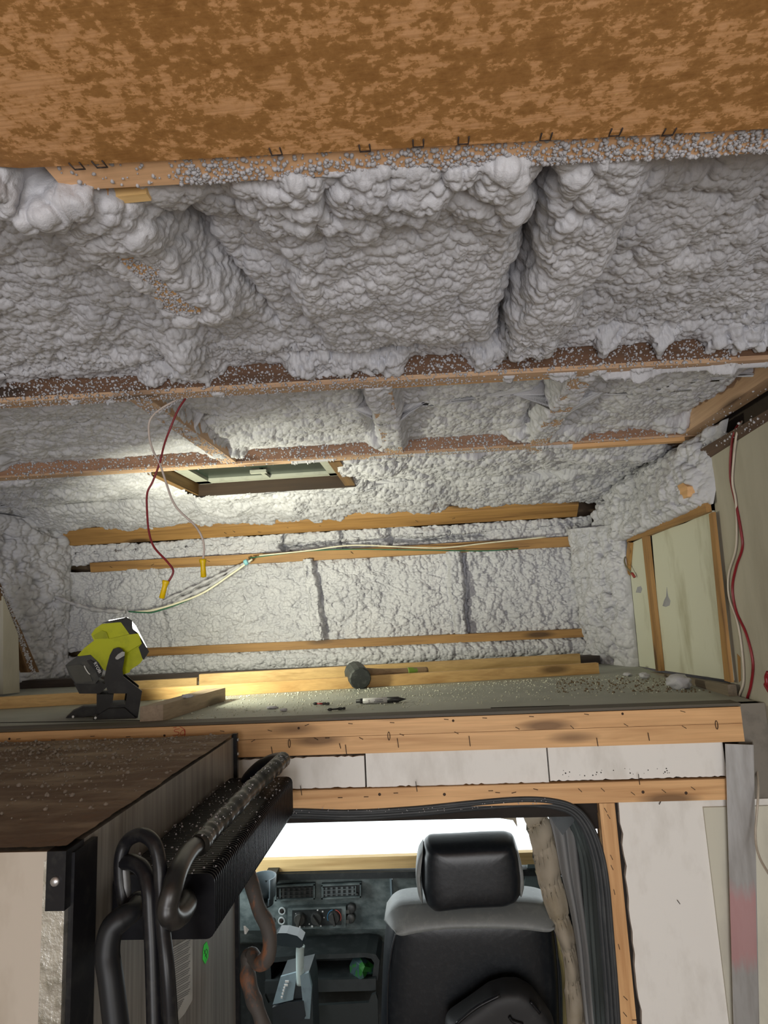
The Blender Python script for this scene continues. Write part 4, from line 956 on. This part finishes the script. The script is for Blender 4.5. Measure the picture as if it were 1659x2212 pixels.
# dusty black shell in front of seat back
shp = [(955, 2300), (975, 2212), (1010, 2178), (1058, 2143), (1090, 2133), (1125, 2133), (1155, 2150), (1180, 2182), (1200, 2212), (1225, 2300)]
pc = pillow('plastic_shell', dens([(960, 2212)] + shp[2:-1] + [(1215, 2290), (960, 2290)], 3), 1.56, .06, plain('dusty_black', (.016, .016, .017), .6, spot=(.06, .06, .055), sc=(14, 14, 26), thr=(.55, .8)), None, .02)
tag(pc, 'dusty black molded shell leaning against the back of the seat', 'shell')
pc2 = [tube('ridge', [at(a, b, y=1.535) for a, b in L], .004, BLACK, pc, n=6) for L in ([(985, 2212), (1030, 2176), (1080, 2150)], [(1100, 2196), (1108, 2206), (1130, 2214)], [(1146, 2164), (1166, 2188)])]

# ================================================================== FRIDGE
FZ, FX, FY0, FY1 = 1.48, -.457, .753, 1.385
fg = thing('fridge', (-.78, 1.05, 0), 'old camper fridge standing with metal back and black cooling coils facing right', 'fridge')
bm = bmesh.new(); boxp(bm, (-1.10, FY0, .3), (FX, FY1, FZ - .004))
bmesh_link('cabinet', bm, GALV, fg, bev=.003)
# near side: grimy tan skin
prism('side_skin', [(-1.10, FY0 - .003, .3), (FX - .022, FY0 - .003, .3), (FX - .022, FY0 - .003, FZ - .004), (-1.10, FY0 - .003, FZ - .004)], (0, .004, 0), TANF, fg, bev=.0008)
# top, brown and rough
U, V = lit(-1.10, FX, FY0 - .002, FY1 + .003, 260, 260)
Zt = FZ + .0008 * vn(U, V, .03, 5) + .0012 * domes(U, V, .012, 6) * (vn(U, V, .09, 7) > 0) + .0022 * sm(FX - .20, FX - .02, U + (V - 1.1) * .1) * (domes(U * .5, V, .012, 8))
gridmesh('top_skin', np.stack([U, V, Zt], -1), CARD, parent=fg)
cr = np.random.default_rng(21); cp = [(-1.09 + .62 * cr.random(), FY0 + .01 + .62 * cr.random() ** .45, FZ + .0018) for _ in range(1500)]
DUST = plain('foam_dust', (.30, .26, .22), .7)
o = blobs('foam_crumbs', cp, .0010 + .0032 * cr.random(1500) ** 3, DUST, fg); o['kind'] = 'stuff'
# foil edge + black rail on near corner
prism('foil_edge', [(FX - .026, FY0 - .004, .3), (FX + .0015, FY0 - .004, .3), (FX + .0015, FY0 - .004, FZ - .055), (FX - .008, FY0 - .004, FZ - .050), (FX - .016, FY0 - .004, FZ - .010), (FX - .026, FY0 - .004, FZ - .015)], (0, .012, 0), FOIL, fg, bev=.001)
br = box('corner_bracket', (FX - .020, FY0 - .008, FZ - .068), (FX + .004, FY0 + .03, FZ - .002), BLACK, fg, bev=.003)
lathe('rivet', [(0, .006), (.003, .005), (.004, .001)], (FX - .008, FY0 - .008, FZ - .035), (0, -1, 0), ALU, br, n=12)
box('black_rail', (FX, FY0 + .004, .3), (FX + .008, FY0 + .055, FZ - .008), BLACK, fg, bev=.003)
box('far_rail', (FX - .004, FY1 - .006, .4), (FX + .008, FY1 + .004, FZ + .004), BLACK, fg, bev=.001)
for z_ in (FZ - .01, FZ - .04): lathe('rivet', [(0, .004), (.003, .003)], (FX + .008, FY1 - .002, z_), (1, 0, 0), ALU, fg, n=10)
# printed label sheet and green sticker on the metal back
def onF(px, py, dx=.0008): return at(px, py, x=FX + dx)
lb_ = prism('printed_label', [onF(366, 2050), onF(415, 2022), onF(415, 2160), onF(398, 2190), onF(374, 2216), onF(366, 2216)], (.0006, 0, 0), PAPER, fg, bev=0)
bm = bmesh.new()
for k in range(34):
    y0 = 2044 + k * 5; a, b = onF(369, y0 + 11, .0017), onF(411 - (k % 3) * 2, y0 - 12, .0017)
    if y0 > 2160: b = onF(400 - (y0 - 2160) * .5, y0 - 5, .0017)
    h = Vector((0, 0, .0016)); v4 = [bm.verts.new(q) for q in (a, b, b + h, a + h)]; bm.faces.new(v4)
bmesh_link('print_lines', bm, GREYINK, lb_)
gst = prism('green_sticker', [onF(441, 2040), onF(446, 2034), onF(450, 2048), onF(449, 2068), onF(443, 2082), onF(438, 2072), onF(439, 2052)], (.0008, 0, 0), GREENS, fg, bev=0)
bm = bmesh.new(); tube_bm(bm, [onF(441, 2060, .0018), onF(446, 2050, .0018), onF(448, 2058, .0018), onF(443, 2066, .0018)], .0006, n=4); tube_bm(bm, [onF(441, 2052, .0018), onF(447, 2070, .0018)], .0006, n=4, smoothp=False); bmesh_link('sticker_mark', bm, BLKINK, gst)
tg = prism('foam_bead', [at(526, 2000, x=FX + .01), at(534, 2008, x=FX + .01), at(528, 2018, x=FX + .01)], (.004, 0, 0), WHITEB, fg, bev=.001)
# black fin box
BX0, BX1 = FX + .002, at(471, 1878, y=.86).x
by0, by1 = .86, 1.33
bxz = lambda px, py, y: at(px, py, y=y)
fb_ = thing('dummy', (0, 0, 0), None, None); bpy.data.objects.remove(fb_)
nr, nb = bxz(471, 1880, by0), bxz(461, 2022, by0); fr_, fbm = bxz(628, 1680, by1), bxz(626, 1768, by1)
xr = (nr.x + fr_.x) / 2; zt = (nr.z + fr_.z) / 2; zb = (nb.z + fbm.z) / 2
rc = .012
def rrect(x0, x1, z0, z1, y, r, n=4):
    out = []
    for cx, cz, a0 in ((x1 - r, z1 - r, 0), (x0 + r, z1 - r, 90), (x0 + r, z0 + r, 180), (x1 - r, z0 + r, 270)):
        for i in range(n + 1): a = math.radians(a0 + 90 * i / n); out.append((cx + r * math.cos(a), y, cz + r * math.sin(a)))
    return out
fins = prism('fin_box', rrect(BX0, xr - .005, zb + .004, zt - .0004, by0 + .004, rc), (0, by1 - by0 - .008, 0), FINB, fg, bev=0)
nf = 70
f0_ = prism('fin', rrect(BX0, xr, zb, zt, by0, rc), (0, .0025, 0), FINB, fins, bev=0)
for k in range(1, nf):
    c_ = f0_.copy(); COL.objects.link(c_); c_.parent = fins; c_.location = f0_.location + Vector((0, (by1 - by0) * k / nf, 0)); c_['_w'] = f0_['_w']
fins['label'] = 'black ribbed fin box on the fridge back'
cr = np.random.default_rng(22)
cp = [(BX0 + (xr - BX0) * cr.random(), by0 + (by1 - by0) * cr.random(), zt + .0006) for _ in range(420)]
o = blobs('foam_crumbs', cp, .0005 + .0014 * cr.random(420) ** 3, SPK, fins); o['kind'] = 'stuff'
tri = prism('metal_tab', [at(584, 1703, y=1.2), at(592, 1706, y=1.2), at(586, 1710, y=1.2)], (0, .004, 0), RUST, fins, bev=0)
# tubes of the cooling unit
def wT(pts): return [at(a, b, y=y) for a, b, y in pts]
main = tube('absorber_tube', wT([(606, 1642, 1.19), (585, 1662, 1.15), (550, 1697, 1.09), (505, 1745, 1.0), (460, 1790, .93), (430, 1822, .88), (405, 1845, .83), (385, 1880, .78), (372, 1920, .755), (363, 1955, .75), (364, 1975, .75), (376, 1984, .765), (392, 1975, .79), (404, 1955, .82), (400, 1942, .845)]), .0125, plain('tube_black', (.012, .012, .012), .35, spot=(.035, .03, .028), sc=(30, 30, 30), thr=(.5, .8)), fg, n=14)
bm = bmesh.new()
P = catmull(wT([(612, 1640, 1.205), (590, 1662, 1.15), (550, 1697, 1.09), (505, 1745, 1.0), (460, 1790, .93), (430, 1826, .87)]), 14)
for k in range(3):   # wrinkled wrap
    pass
tube_bm(bm, [p for p in P], .0142, n=14, rf=lambda t: 1 + .05 * math.sin(t * 120) + .05 * math.sin(t * 47), smoothp=False)
bmesh_link('wrap_sleeve', bm, plain('wrap_black', (.016, .016, .015), .3, spot=(.035, .035, .03), sc=(80, 80, 80)), main, True)
tube('return_tube', wT([(610, 1638, 1.21), (590, 1640, 1.25), (560, 1655, 1.28), (535, 1680, 1.30), (528, 1700, 1.32)]), .011, BLACK, fg, n=12)
cr = np.random.default_rng(23); cp = []
for _ in range(150):
    q = P[int(cr.random() * (len(P) - 1))]; a = cr.random() * 2.4 + .5; cp.append((q.x + .0138 * math.cos(a), q.y - .004, q.z + .0138 * math.sin(a)))
o = blobs('foam_crumbs', cp, .0006 + .0012 * cr.random(150) ** 2, SPK, main); o['kind'] = 'stuff'
tube('coil_tube', wT([(272, 1960, .80), (262, 1900, .80), (262, 1850, .80), (275, 1817, .80), (305, 1803, .79), (332, 1820, .78), (344, 1860, .775), (348, 1920, .77), (352, 2000, .76), (362, 2100, .75), (372, 2260, .75)]), .0085, BLACK, fg, n=12)
tube('coil_tube', wT([(270, 1862, .80), (290, 1864, .79), (310, 1880, .78), (322, 1920, .77), (326, 1980, .765), (330, 2060, .76), (336, 2260, .75)]), .0095, BLACK, fg, n=12)
tube('coil_tube', wT([(268, 1868, .80), (272, 1910, .80), (274, 1965, .80)]), .006, plain('dull_steel', (.12, .12, .12), .4, .4), fg, n=10)
tube('drain_pipe', wT([(296, 1948, .80), (288, 1968, .78), (262, 1985, .77), (240, 2010, .765), (232, 2060, .76), (240, 2120, .755), (256, 2260, .75)]), .013, plain('pipe_black', (.009, .010, .012), .45, spec=.3), fg, n=14, rf=lambda t: .75 + .35 * min(1, t * 3))
tube('elbow_cap', wT([(282, 1962, .80), (296, 1946, .80), (304, 1950, .81)]), .011, BLACK, fg, n=12)
tube('rusty_tube', wT([(538, 1890, 1.30), (548, 1925, 1.28), (560, 1965, 1.27), (578, 2000, 1.26), (583, 2040, 1.25), (576, 2070, 1.25), (560, 2080, 1.26), (544, 2064, 1.28), (536, 2072, 1.28), (535, 2105, 1.27), (545, 2150, 1.26), (560, 2190, 1.25), (580, 2260, 1.25)]), .0145, RUST, fg, n=14, rf=lambda t: 1 + .08 * math.sin(t * 60) * (t > .6) + .05 * math.sin(t * 33))

# ================================================================== THINGS ON THE DECK
DZ = 1.5005
def plank_on(a, b, h, w, mat, label, up=0, name='loose_plank'):
    A_, B_ = Vector(a), Vector(b); d = (B_ - A_); L = d.length; u = d.normalized(); s = Vector((-u.y, u.x, 0)).normalized()
    if s.y < 0: s = -s
    z = Vector((0, 0, 1))
    o = skewbox(name, [A_, B_, B_ + s * w, A_ + s * w, A_ + z * h, B_ + z * h, B_ + s * w + z * h, A_ + s * w + z * h], mat, bev=.0012); return tag(o, label, 'plank')
LP = plank_on(at(-120, 1539, z=DZ), at(1295, 1455, z=DZ), .034, .02, wood('x', (.60, .38, .15), (.40, .22, .07)), 'long yellowish board on edge across deck behind the work light')
for px, py in ((348, 1500), (760, 1480), (725, 1483)):
    pass
dz2 = at(640, 1487, z=DZ)
plank_on((-.80, 2.06, DZ), (.52, 2.24, DZ), .050, .02, wood('x', (.50, .33, .14), (.30, .18, .06)), 'second longer board behind the mallet, leaning at front wall')
plank_on((-1.12, 2.05, DZ), (-.82, 2.09, DZ), .036, .02, wood('x', (.50, .33, .14), (.30, .18, .06)), 'short board piece left of the second long board')
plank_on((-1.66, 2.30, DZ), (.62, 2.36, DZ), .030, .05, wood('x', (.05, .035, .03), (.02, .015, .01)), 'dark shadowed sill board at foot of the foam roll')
# short 2x4 block
c0, c1_, = at(302, 1562, z=DZ), at(352, 1559, z=DZ); e1 = at(487, 1514, z=DZ)
u = (e1 - c1_); w_ = (c1_ - c0)
blk = skewbox('wood_offcut', [c0, c1_, c1_ + u, c0 + u, c0 + Vector((0, 0, .038)), c1_ + Vector((0, 0, .040)), c1_ + u + Vector((0, 0, .037)), c0 + u + Vector((0, 0, .037))], wood('y', *GREYW), bev=.005)
tag(blk, 'weathered grey-brown lumber offcut lying right of the work light', 'lumber')
# mallet
mh = at(776, 1471, y=1.94)
ml = thing('rubber_mallet', (mh.x, mh.y, DZ), 'black rubber mallet with wooden handle resting against the boards', 'mallet')
ax = Vector((.28, -.93, -.12)).normalized()
hc_ = Vector((mh.x - .008, 1.965, DZ + .037))
lathe('mallet_head', [(-.052, .030), (-.046, .035), (.046, .035), (.052, .031)], hc_, ax, plain('mallet_rubber', (.028, .032, .030), .6, spot=(.06, .065, .06), sc=(60, 60, 60)), ml, n=14, smooth=False)
hw0 = hc_ + Vector((.02, .01, .006)); hw1 = at(922, 1451, y=2.06)
tube('handle', [hw0, hw0.lerp(hw1, .3), hw0.lerp(hw1, .7), hw1], .0155, wood('x', (.30, .20, .11), (.16, .10, .05), knots=False), ml, n=12, rf=lambda t: 1 - .25 * math.sin(math.pi * min(1, t * 1.2)))
g0, g1 = hw0.lerp(hw1, .68), hw0.lerp(hw1, .88)
tube('green_band', [g0, g0.lerp(g1, .5), g1], .0150, plain('green_paint', (.16, .26, .03), .6, spot=(.20, .16, .08), sc=(60, 60, 60), thr=(.45, .6)), ml, n=12)
# marker pen
pm = [at(769, 1515, y=1.70), at(877, 1509, y=1.705)]
zp = DZ + .0075; p0 = Vector((at(769, 1515, z=zp))); p1 = Vector(at(878, 1510, z=zp)); axm = (p1 - p0); Lm = axm.length; axm.normalize()
pn = thing('marker_pen', (p0.x, p0.y, DZ), 'white barrel pen with black grip lying on the deck', 'pen')
lathe('cap', [(0, .0045), (.010, .0048), (.011, .0065), (.018, .0068)], p0, axm, BPLAS, pn, n=14)
lathe('barrel', [(.018, .0072), (Lm * .62, .0072)], p0, axm, plain('pen_white', (.72, .72, .70), .35), pn, n=14)
lathe('grip', [(Lm * .62, .0076), (Lm * .84, .0074), (Lm * .86, .0058), (Lm * .97, .0015), (Lm, .0007)], p0, axm, BPLAS, pn, n=14)
bm = bmesh.new(); sd_ = Vector((0, -1, 0))
for a, b, h in ((.38, .54, .0018), (.36, .55, -.0022), (.25, .28, .002), (.25, .29, -.002)):
    q0 = p0 + axm * Lm * a + Vector((0, -.0073, h)); q1 = p0 + axm * Lm * b + Vector((0, -.0073, h)); tube_bm(bm, [q0, q1], .0006, n=4, smoothp=False)
bmesh_link('print', bm, BLKINK, pn)
# driver bits
for px0, py0, px1, py1, lab in ((676, 1520, 711, 1520, 'upper driver bit with red band left of pen'), (707, 1533, 746, 1530, 'lower dark driver bit nearest the deck edge')):
    a, b = Vector(at(px0, py0, z=DZ + .004)), Vector(at(px1, py1, z=DZ + .004)); d = b - a; L = d.length; d.normalize()
    bt = thing('driver_bit', (a.x, a.y, DZ), lab, 'driver bit')
    lathe('tip', [(0, .0012), (L * .10, .0036), (L * .22, .0036), (L * .26, .0022)], a, d, BPLAS, bt, n=10)
    lathe('neck', [(L * .26, .0022), (L * .62, .0022)], a, d, plain('red_band', (.35, .02, .03), .4) if px0 < 700 else BPLAS, bt, n=10)
    lathe('hex_shank', [(L * .62, .0037), (L * .8, .0037), (L * .81, .0028), (L * .86, .0028), (L * .87, .0037), (L, .0037)], a, d, BPLAS, bt, n=6, smooth=False)
# foam crumbs / chunks
def chunk(p, r, label, seed):
    bm = bmesh.new(); bmesh.ops.create_icosphere(bm, subdivisions=3, radius=1); rr = random.Random(seed)
    import mathutils.noise as mn
    for v in bm.verts:
        k = 1 + .35 * mn.noise(v.co * 2.1 + Vector((seed, 0, 0))) + .18 * mn.noise(v.co * 5 + Vector((0, seed, 0)))
        v.co = Vector((v.co.x * r[0], v.co.y * r[1], v.co.z * r[2])) * k + Vector(p) + Vector((0, 0, r[2] * .8))
    return tag(bmesh_link('foam_chunk', bm, FOAM, None, True), label, 'foam chunk', 'foam chunks on the deck')
q = lambda px, py: at(px, py, z=DZ)
chunk(q(1467, 1487), (.030, .03, .020), 'largest grey foam chunk on right end of the deck', 3)
chunk(q(1393, 1465), (.016, .015, .009), 'medium foam chunk left of the largest chunk', 5)
chunk(q(1356, 1460), (.012, .012, .006), 'small foam chunk nearest the right corner foam', 8)
chunk(q(588, 1531), (.015, .008, .004), 'flat foam flake lying right of lumber offcut', 9)
chunk(q(613, 1536), (.009, .006, .004), 'tiny foam flake right of the flat flake, near deck edge', 11)
t_ = at(405, 1507, z=DZ + .04); chunk(t_, (.016, .01, .005), 'foam flake stuck on top of the lumber offcut', 13)
cr = np.random.default_rng(31); cp = []
for _ in range(2600):
    px = 350 + 1230 * cr.random(); k = cr.random() ** 2; base = 1512 - (px - 350) * .055
    py = base + 45 * k
    p = at(px, py, z=DZ + .0004)
    if p.x < .68 and p.y < 2.0 and p.y > 1.47: cp.append(tuple(p))
o = blobs('foam_crumbs', cp, .0008 + .0020 * cr.random(len(cp)) ** 3, plain('crumb', (.62, .62, .52), .6)); tag(o, 'fine pale foam crumbs scattered over the grey deck', 'foam crumbs', kind='stuff')
cr = np.random.default_rng(32); cp = []
for _ in range(420):
    px = 1200 + 370 * cr.random(); py = 1466 + 30 * cr.random()
    p = at(px, py, z=DZ + .0004)
    if p.x < .68: cp.append(tuple(p))
o = blobs('wood_chips', cp, .001 + .003 * cr.random(len(cp)) ** 3, plain('chip', (.16, .11, .06), .7)); tag(o, 'brown wood chips and dirt near the right end of deck', 'wood chips', kind='stuff')
for (a, b) in (((0, 1561), (330, 1556)), ((400, 1562), (640, 1549)), ((1060, 1529), (1230, 1524))):
    o = tube('dark_scratch', [at(*a, z=DZ + .0003), at(*b, z=DZ + .0003)], .0009, DARK, dk, n=4, smoothp=False)

# ================================================================== WORK LIGHT
wl = thing('work_light', at(230, 1552, z=DZ), 'lime green and black cordless work light on stand, switched on', 'work light')
ZX = lambda X_, Y_: (100 + X_ / 4.1475, 1300 + Y_ / 4.1475)
yl0, yl1 = 1.555, 1.665; LE = Vector((-.47, .88, 0))
def wl_prism(name, L, y0, y1, mat, bev=.003, parent=None): return prism(name, [at(*ZX(*p), y=1.59) + LE * (y0 - 1.59) for p in L], LE * (y1 - y0), mat, parent or wl, bev)
body = wl_prism('housing', [(285, 475), (345, 410), (430, 345), (405, 290), (440, 240), (500, 198), (665, 180), (745, 290), (820, 278), (852, 370), (825, 402), (868, 500), (835, 545), (750, 602), (745, 622), (690, 642), (600, 640), (520, 600), (400, 520)], yl0, yl1, LIME, .004)
wl_prism('housing_rib', [(560, 330), (740, 290), (822, 280), (850, 368), (700, 460), (640, 390)], yl0 - .008, yl1 + .004, LIME, .005)
wl_prism('side_vent', [(420, 300), (500, 255), (540, 270), (560, 325), (440, 330)], yl0 - .004, yl0 + .02, plain('lime_dark', (.33, .36, .01), .5), .003)
ring_ = wl_prism('front_bezel', [(500, 190), (560, 172), (720, 138), (765, 168), (770, 240), (900, 415), (915, 440), (868, 512), (855, 500), (822, 402), (850, 372), (818, 278), (745, 292), (668, 182)], yl0 - .005, yl1 + .005, BPLAS, .003)
wl_prism('lens', [(700, 148), (560, 172), (562, 164), (725, 138), (768, 178), (800, 215), (895, 400), (898, 418), (885, 416), (840, 335), (790, 262), (762, 200)], yl0 + .004, yl1 - .004, LENS, .001)
wl_prism('battery', [(180, 560), (290, 482), (400, 468), (470, 535), (512, 600), (495, 662), (442, 722), (270, 722), (215, 650)], yl0 - .002, yl1 - .012, GPLAS, .006)
wl_prism('battery_face', [(195, 570), (310, 550), (370, 590), (420, 700), (270, 712)], yl0 - .004, yl0 + .01, plain('battery_grey', (.075, .075, .065), .4), .002)
wl_prism('battery_base', [(250, 715), (470, 700), (560, 740), (480, 812), (300, 812)], yl0 + .006, yl1 - .01, BPLAS, .004)
wl_prism('stand_arm', [(570, 470), (600, 415), (640, 402), (680, 416), (700, 480), (680, 600), (690, 655), (850, 780), (812, 1020), (700, 1030), (705, 905), (722, 800), (560, 800), (520, 690), (540, 580)], yl0 - .022, yl0 - .006, BPLAS, .004)
wl_prism('stand_arm', [(590, 480), (700, 480), (690, 655), (840, 780), (800, 1015), (700, 1020), (705, 905), (722, 800), (560, 800), (540, 580)], yl1 + .008, yl1 + .020, BPLAS, .003)
wl_prism('stand_crossbar', [(455, 812), (605, 812), (590, 905), (700, 900), (810, 950), (812, 1020), (740, 1035), (580, 1046), (480, 1000), (455, 930)], yl0 - .010, yl1 - .02, BPLAS, .003)
f1 = wl_prism('foot', [(415, 1060), (418, 1030), (470, 985), (560, 930), (700, 925), (812, 1022), (740, 1040), (580, 1052), (440, 1066)], yl0 - .03, yl0 + .012, BPLAS, .003)
f2 = wl_prism('foot', [(170, 1062), (180, 1030), (240, 975), (330, 935), (470, 932), (470, 1000), (360, 1022), (230, 1058)], yl0 + .02, yl0 + .055, BPLAS, .003)
for f_, X_, Y_, yy in ((f1, 440, 1040, yl0 - .032 - .02), (f2, 240, 1030, yl0 + .0)):
    lathe('foot_hole', [(0, .0035), (.001, .003)], at(*ZX(X_, Y_), y=yy), (0, -1, 0), LETTER, f_, n=8)
wl_prism('pivot_knob', [(618, 488), (640, 460), (678, 436), (700, 440), (698, 470), (640, 505), (622, 502)], yl0 - .028, yl0 - .018, plain('knob_grey', (.40, .40, .38), .5), .003)
pc_ = at(*ZX(452, 585), y=yl0 - .034)
bM = Matrix.Translation(pc_) @ Matrix.Rotation(math.radians(-58), 4, 'Y') @ Matrix.Rotation(math.radians(90), 4, 'X') 
wl_prism('battery_collar', [(370, 520), (400, 512), (470, 560), (500, 640), (470, 665), (440, 600), (385, 545)], yl0 - .008, yl0 + .01, BPLAS, .002)
text('brand_mark', 'RYOBI', .011, Matrix.Translation(at(*ZX(458, 590), y=yl0 - .031)) @ Matrix.Rotation(math.radians(60), 4, 'Y') @ Matrix.Rotation(math.radians(90), 4, 'X'), LETTER, wl)
bm = bmesh.new(); tube_bm(bm, [at(*ZX(a, b), y=yl0 - .028) for a, b in ((340, 572), (352, 600), (375, 635), (392, 650))], .0012, n=5); bmesh_link('release_stripe', bm, LETTER, wl, True)
lc = at(*ZX(865, 250), y=1.60)
la = area('work_light_lamp', lc, lc + Vector((.50, .78, .36)), .07, .07, 9.5, (1, 1, .78)); la.data.spread = 2.8; la.parent = wl; la.location = Vector(lc) - Vector(wl['_w'])

# ================================================================== WIRES
rw = thing('hanging_wire', at(400, 862, y=1.10), 'dark red wire hanging from ceiling ending in yellow connector', 'wire')
tube('wire_run', wT([(404, 856, 1.11), (385, 885, 1.12), (368, 925, 1.13), (355, 960, 1.13), (345, 1000, 1.13), (330, 1040, 1.13), (318, 1066, 1.13), (318, 1110, 1.13), (322, 1150, 1.13), (333, 1182, 1.13), (360, 1212, 1.13), (374, 1232, 1.13), (368, 1250, 1.13), (358, 1262, 1.13)]), .0021, REDW, rw, n=8)
def conn(p, d, par, ln=.034):
    p = Vector(p); d = Vector(d).normalized()
    lathe('crimp_connector', [(0, .0068), (.004, .0070), (.008, .0055), (.012, .0048), (ln, .0054), (ln + .001, .003)], p, d, YEL, par, n=12)
conn(at(359, 1254, y=1.13), at(349, 1294, y=1.13) - at(359, 1254, y=1.13), rw)
ww = thing('hanging_wire', at(380, 862, y=1.10), 'grey-white wire hanging from ceiling ending in yellow connector', 'wire')
tube('wire_run', wT([(415, 850, 1.105), (385, 862, 1.11), (345, 885, 1.12), (324, 908, 1.13), (322, 940, 1.13), (330, 972, 1.13), (345, 1002, 1.13), (358, 1040, 1.13), (372, 1080, 1.13), (388, 1104, 1.13), (420, 1134, 1.13), (436, 1160, 1.13), (441, 1185, 1.13), (438, 1212, 1.13)]), .0021, WHTW, ww, n=8)
conn(at(438, 1208, y=1.13), at(440, 1250, y=1.13) - at(438, 1208, y=1.13), ww)
cr = np.random.default_rng(41)
blobs('overspray', [tuple(at(330 + 70 * (t := cr.random()) + 3 * cr.random(), 895 - 40 * t + 4 * cr.random(), y=1.11)) for _ in range(60)], .0016, SPK, ww)['kind'] = 'stuff'
# wires along the right wall
XW = .7195
def wR(pts, x=XW): return [at(a, b, x=x) for a, b in pts]
o = tube('wall_wire', [at(1600, 912, y=1.40)] + wR([(1588, 930), (1580, 965), (1578, 1030), (1590, 1090), (1601, 1150), (1603, 1185), (1590, 1225), (1582, 1270), (1590, 1320), (1612, 1370), (1626, 1430), (1622, 1480), (1612, 1520), (1618, 1560), (1640, 1620), (1665, 1700)]), .0030, REDW, n=8); tag(o, 'long red wire snaking down the right plywood wall', 'wire')
o = tube('wall_wire', [at(1603, 910, y=1.40)] + wR([(1592, 935), (1586, 980), (1582, 1040), (1590, 1090), (1590, 1180), (1574, 1240), (1575, 1290), (1592, 1340), (1602, 1400), (1606, 1470), (1594, 1515), (1602, 1560), (1628, 1620)], .7185) + [at(1638, 1700, y=1.40), at(1632, 1800, y=1.38), at(1640, 1850, y=1.35), at(1668, 1900, y=1.3)], .0024, plain('beige_wire', (.50, .44, .36), .5), n=8); tag(o, 'thin beige wire beside the red wire on right wall', 'wire')
o = tube('wall_wire', wR([(1659, 1452), (1655, 1462), (1656, 1475), (1654, 1480), (1662, 1494)], .70), .004, REDW, n=8); tag(o, 'short red wire loop at right edge of picture', 'wire')
# scuffs on right wall
bx = prism('wood_tear', [at(1592, 1412, x=.7213), at(1599, 1420, x=.7213), at(1600, 1470, x=.7213), at(1596, 1474, x=.7213), at(1594, 1440, x=.7213)], (.001, 0, 0), wood('z', *OLD), None, bev=0); tag(bx, 'small torn strip of bare wood on right wall panel', 'wood strip')
# small cable in the corner
cc = thing('short_cable', at(1352, 1180, y=2.2), 'short thin cable with red tip hanging in right loft corner', 'cable')
tube('cable_run', wT([(1362, 1178, 2.25), (1350, 1205, 2.20), (1352, 1222, 2.18), (1366, 1240, 2.15)]), .0025, plain('olive_wire', (.16, .14, .08), .5), cc, n=6)
tube('red_tip', wT([(1365, 1238, 2.15), (1371, 1247, 2.14)]), .005, plain('red_nut', (.28, .04, .03), .5), cc, n=8)
# cables strung across the front wall
fw = thing('front_cable_bundle', at(540, 1205, y=2.42), 'foam caked cable bundle sagging across the front foam wall', 'cable')
def bump_r(t): return 1 + .35 * math.sin(t * 37) + .25 * math.sin(t * 83)
tube('caked_cable', wT([(545, 1208, 2.44), (500, 1240, 2.42), (440, 1280, 2.40), (385, 1302, 2.40), (330, 1318, 2.40), (290, 1322, 2.41)]), .0045, CREW, fw, n=7)
tube('caked_cable', wT([(520, 1222, 2.44), (460, 1262, 2.43), (400, 1290, 2.42), (360, 1312, 2.42), (320, 1320, 2.42)]), .0085, SPK, fw, n=8, rf=bump_r, k=14)
tube('caked_cable', wT([(540, 1212, 2.44), (480, 1240, 2.44), (420, 1268, 2.44), (350, 1300, 2.44)]), .0065, SPK, fw, n=8, rf=bump_r, k=14)
tube('caked_cable', wT([(60, 1262, 2.42), (110, 1285, 2.41), (160, 1305, 2.40), (210, 1318, 2.40), (270, 1322, 2.40)]), .0075, SPK, fw, n=8, rf=bump_r, k=14)
tube('green_cable', wT([(278, 1321, 2.40), (310, 1323, 2.40), (340, 1320, 2.40), (430, 1285, 2.41), (535, 1214, 2.44)]), .003, GRNW, fw, n=6)
lathe('teal_clip', [(0, .012), (.014, .012)], at(528, 1216, y=2.43), (1, 0, .4), TEALC, fw, n=8)
hw = thing('rail_cable', at(900, 1185, y=2.46), 'thin pale and green cables sagging along the lower front rail', 'cable')
tube('pale_cable', wT([(560, 1200, 2.45), (660, 1190, 2.46), (760, 1178, 2.46), (880, 1182, 2.45), (960, 1183, 2.45), (1060, 1172, 2.46), (1180, 1160, 2.46)]), .003, CREW, hw, n=6)
tube('green_cable', wT([(540, 1205, 2.45), (700, 1188, 2.47), (900, 1188, 2.46), (1040, 1190, 2.46), (1120, 1185, 2.46)]), .0025, GRNW, hw, n=6)
# timber coloured dark for the ragged crack and shadow where right wall meets ceiling
cw = prism('top_plate', [(.720, 1.10, 2.10), (.720, 1.62, 2.075), (.70, 2.45, 2.085), (.70, 2.45, 2.095), (.720, 1.10, 2.116)], (.05, 0, 0), wood('y', (.09, .05, .03), (.03, .02, .012)), bev=.001); tag(cw, 'crusted timber coloured shadow-dark along top of the right wall', 'timber')
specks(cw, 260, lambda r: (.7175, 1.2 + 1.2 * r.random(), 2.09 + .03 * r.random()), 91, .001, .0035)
wsv = [at(1480, 1048, x=.69), at(1492, 1042, x=.69), at(1502, 1050, x=.69), at(1502, 1072, x=.69), at(1490, 1078, x=.69)]
o = prism('wood_block', wsv, (-.02, 0, 0), wood('y', *PINE), bev=.002); tag(o, 'little tan wood wedge poking out of foam high on right', 'wood block')

for o in bpy.data.objects:
    if '_w' in o: del o['_w']
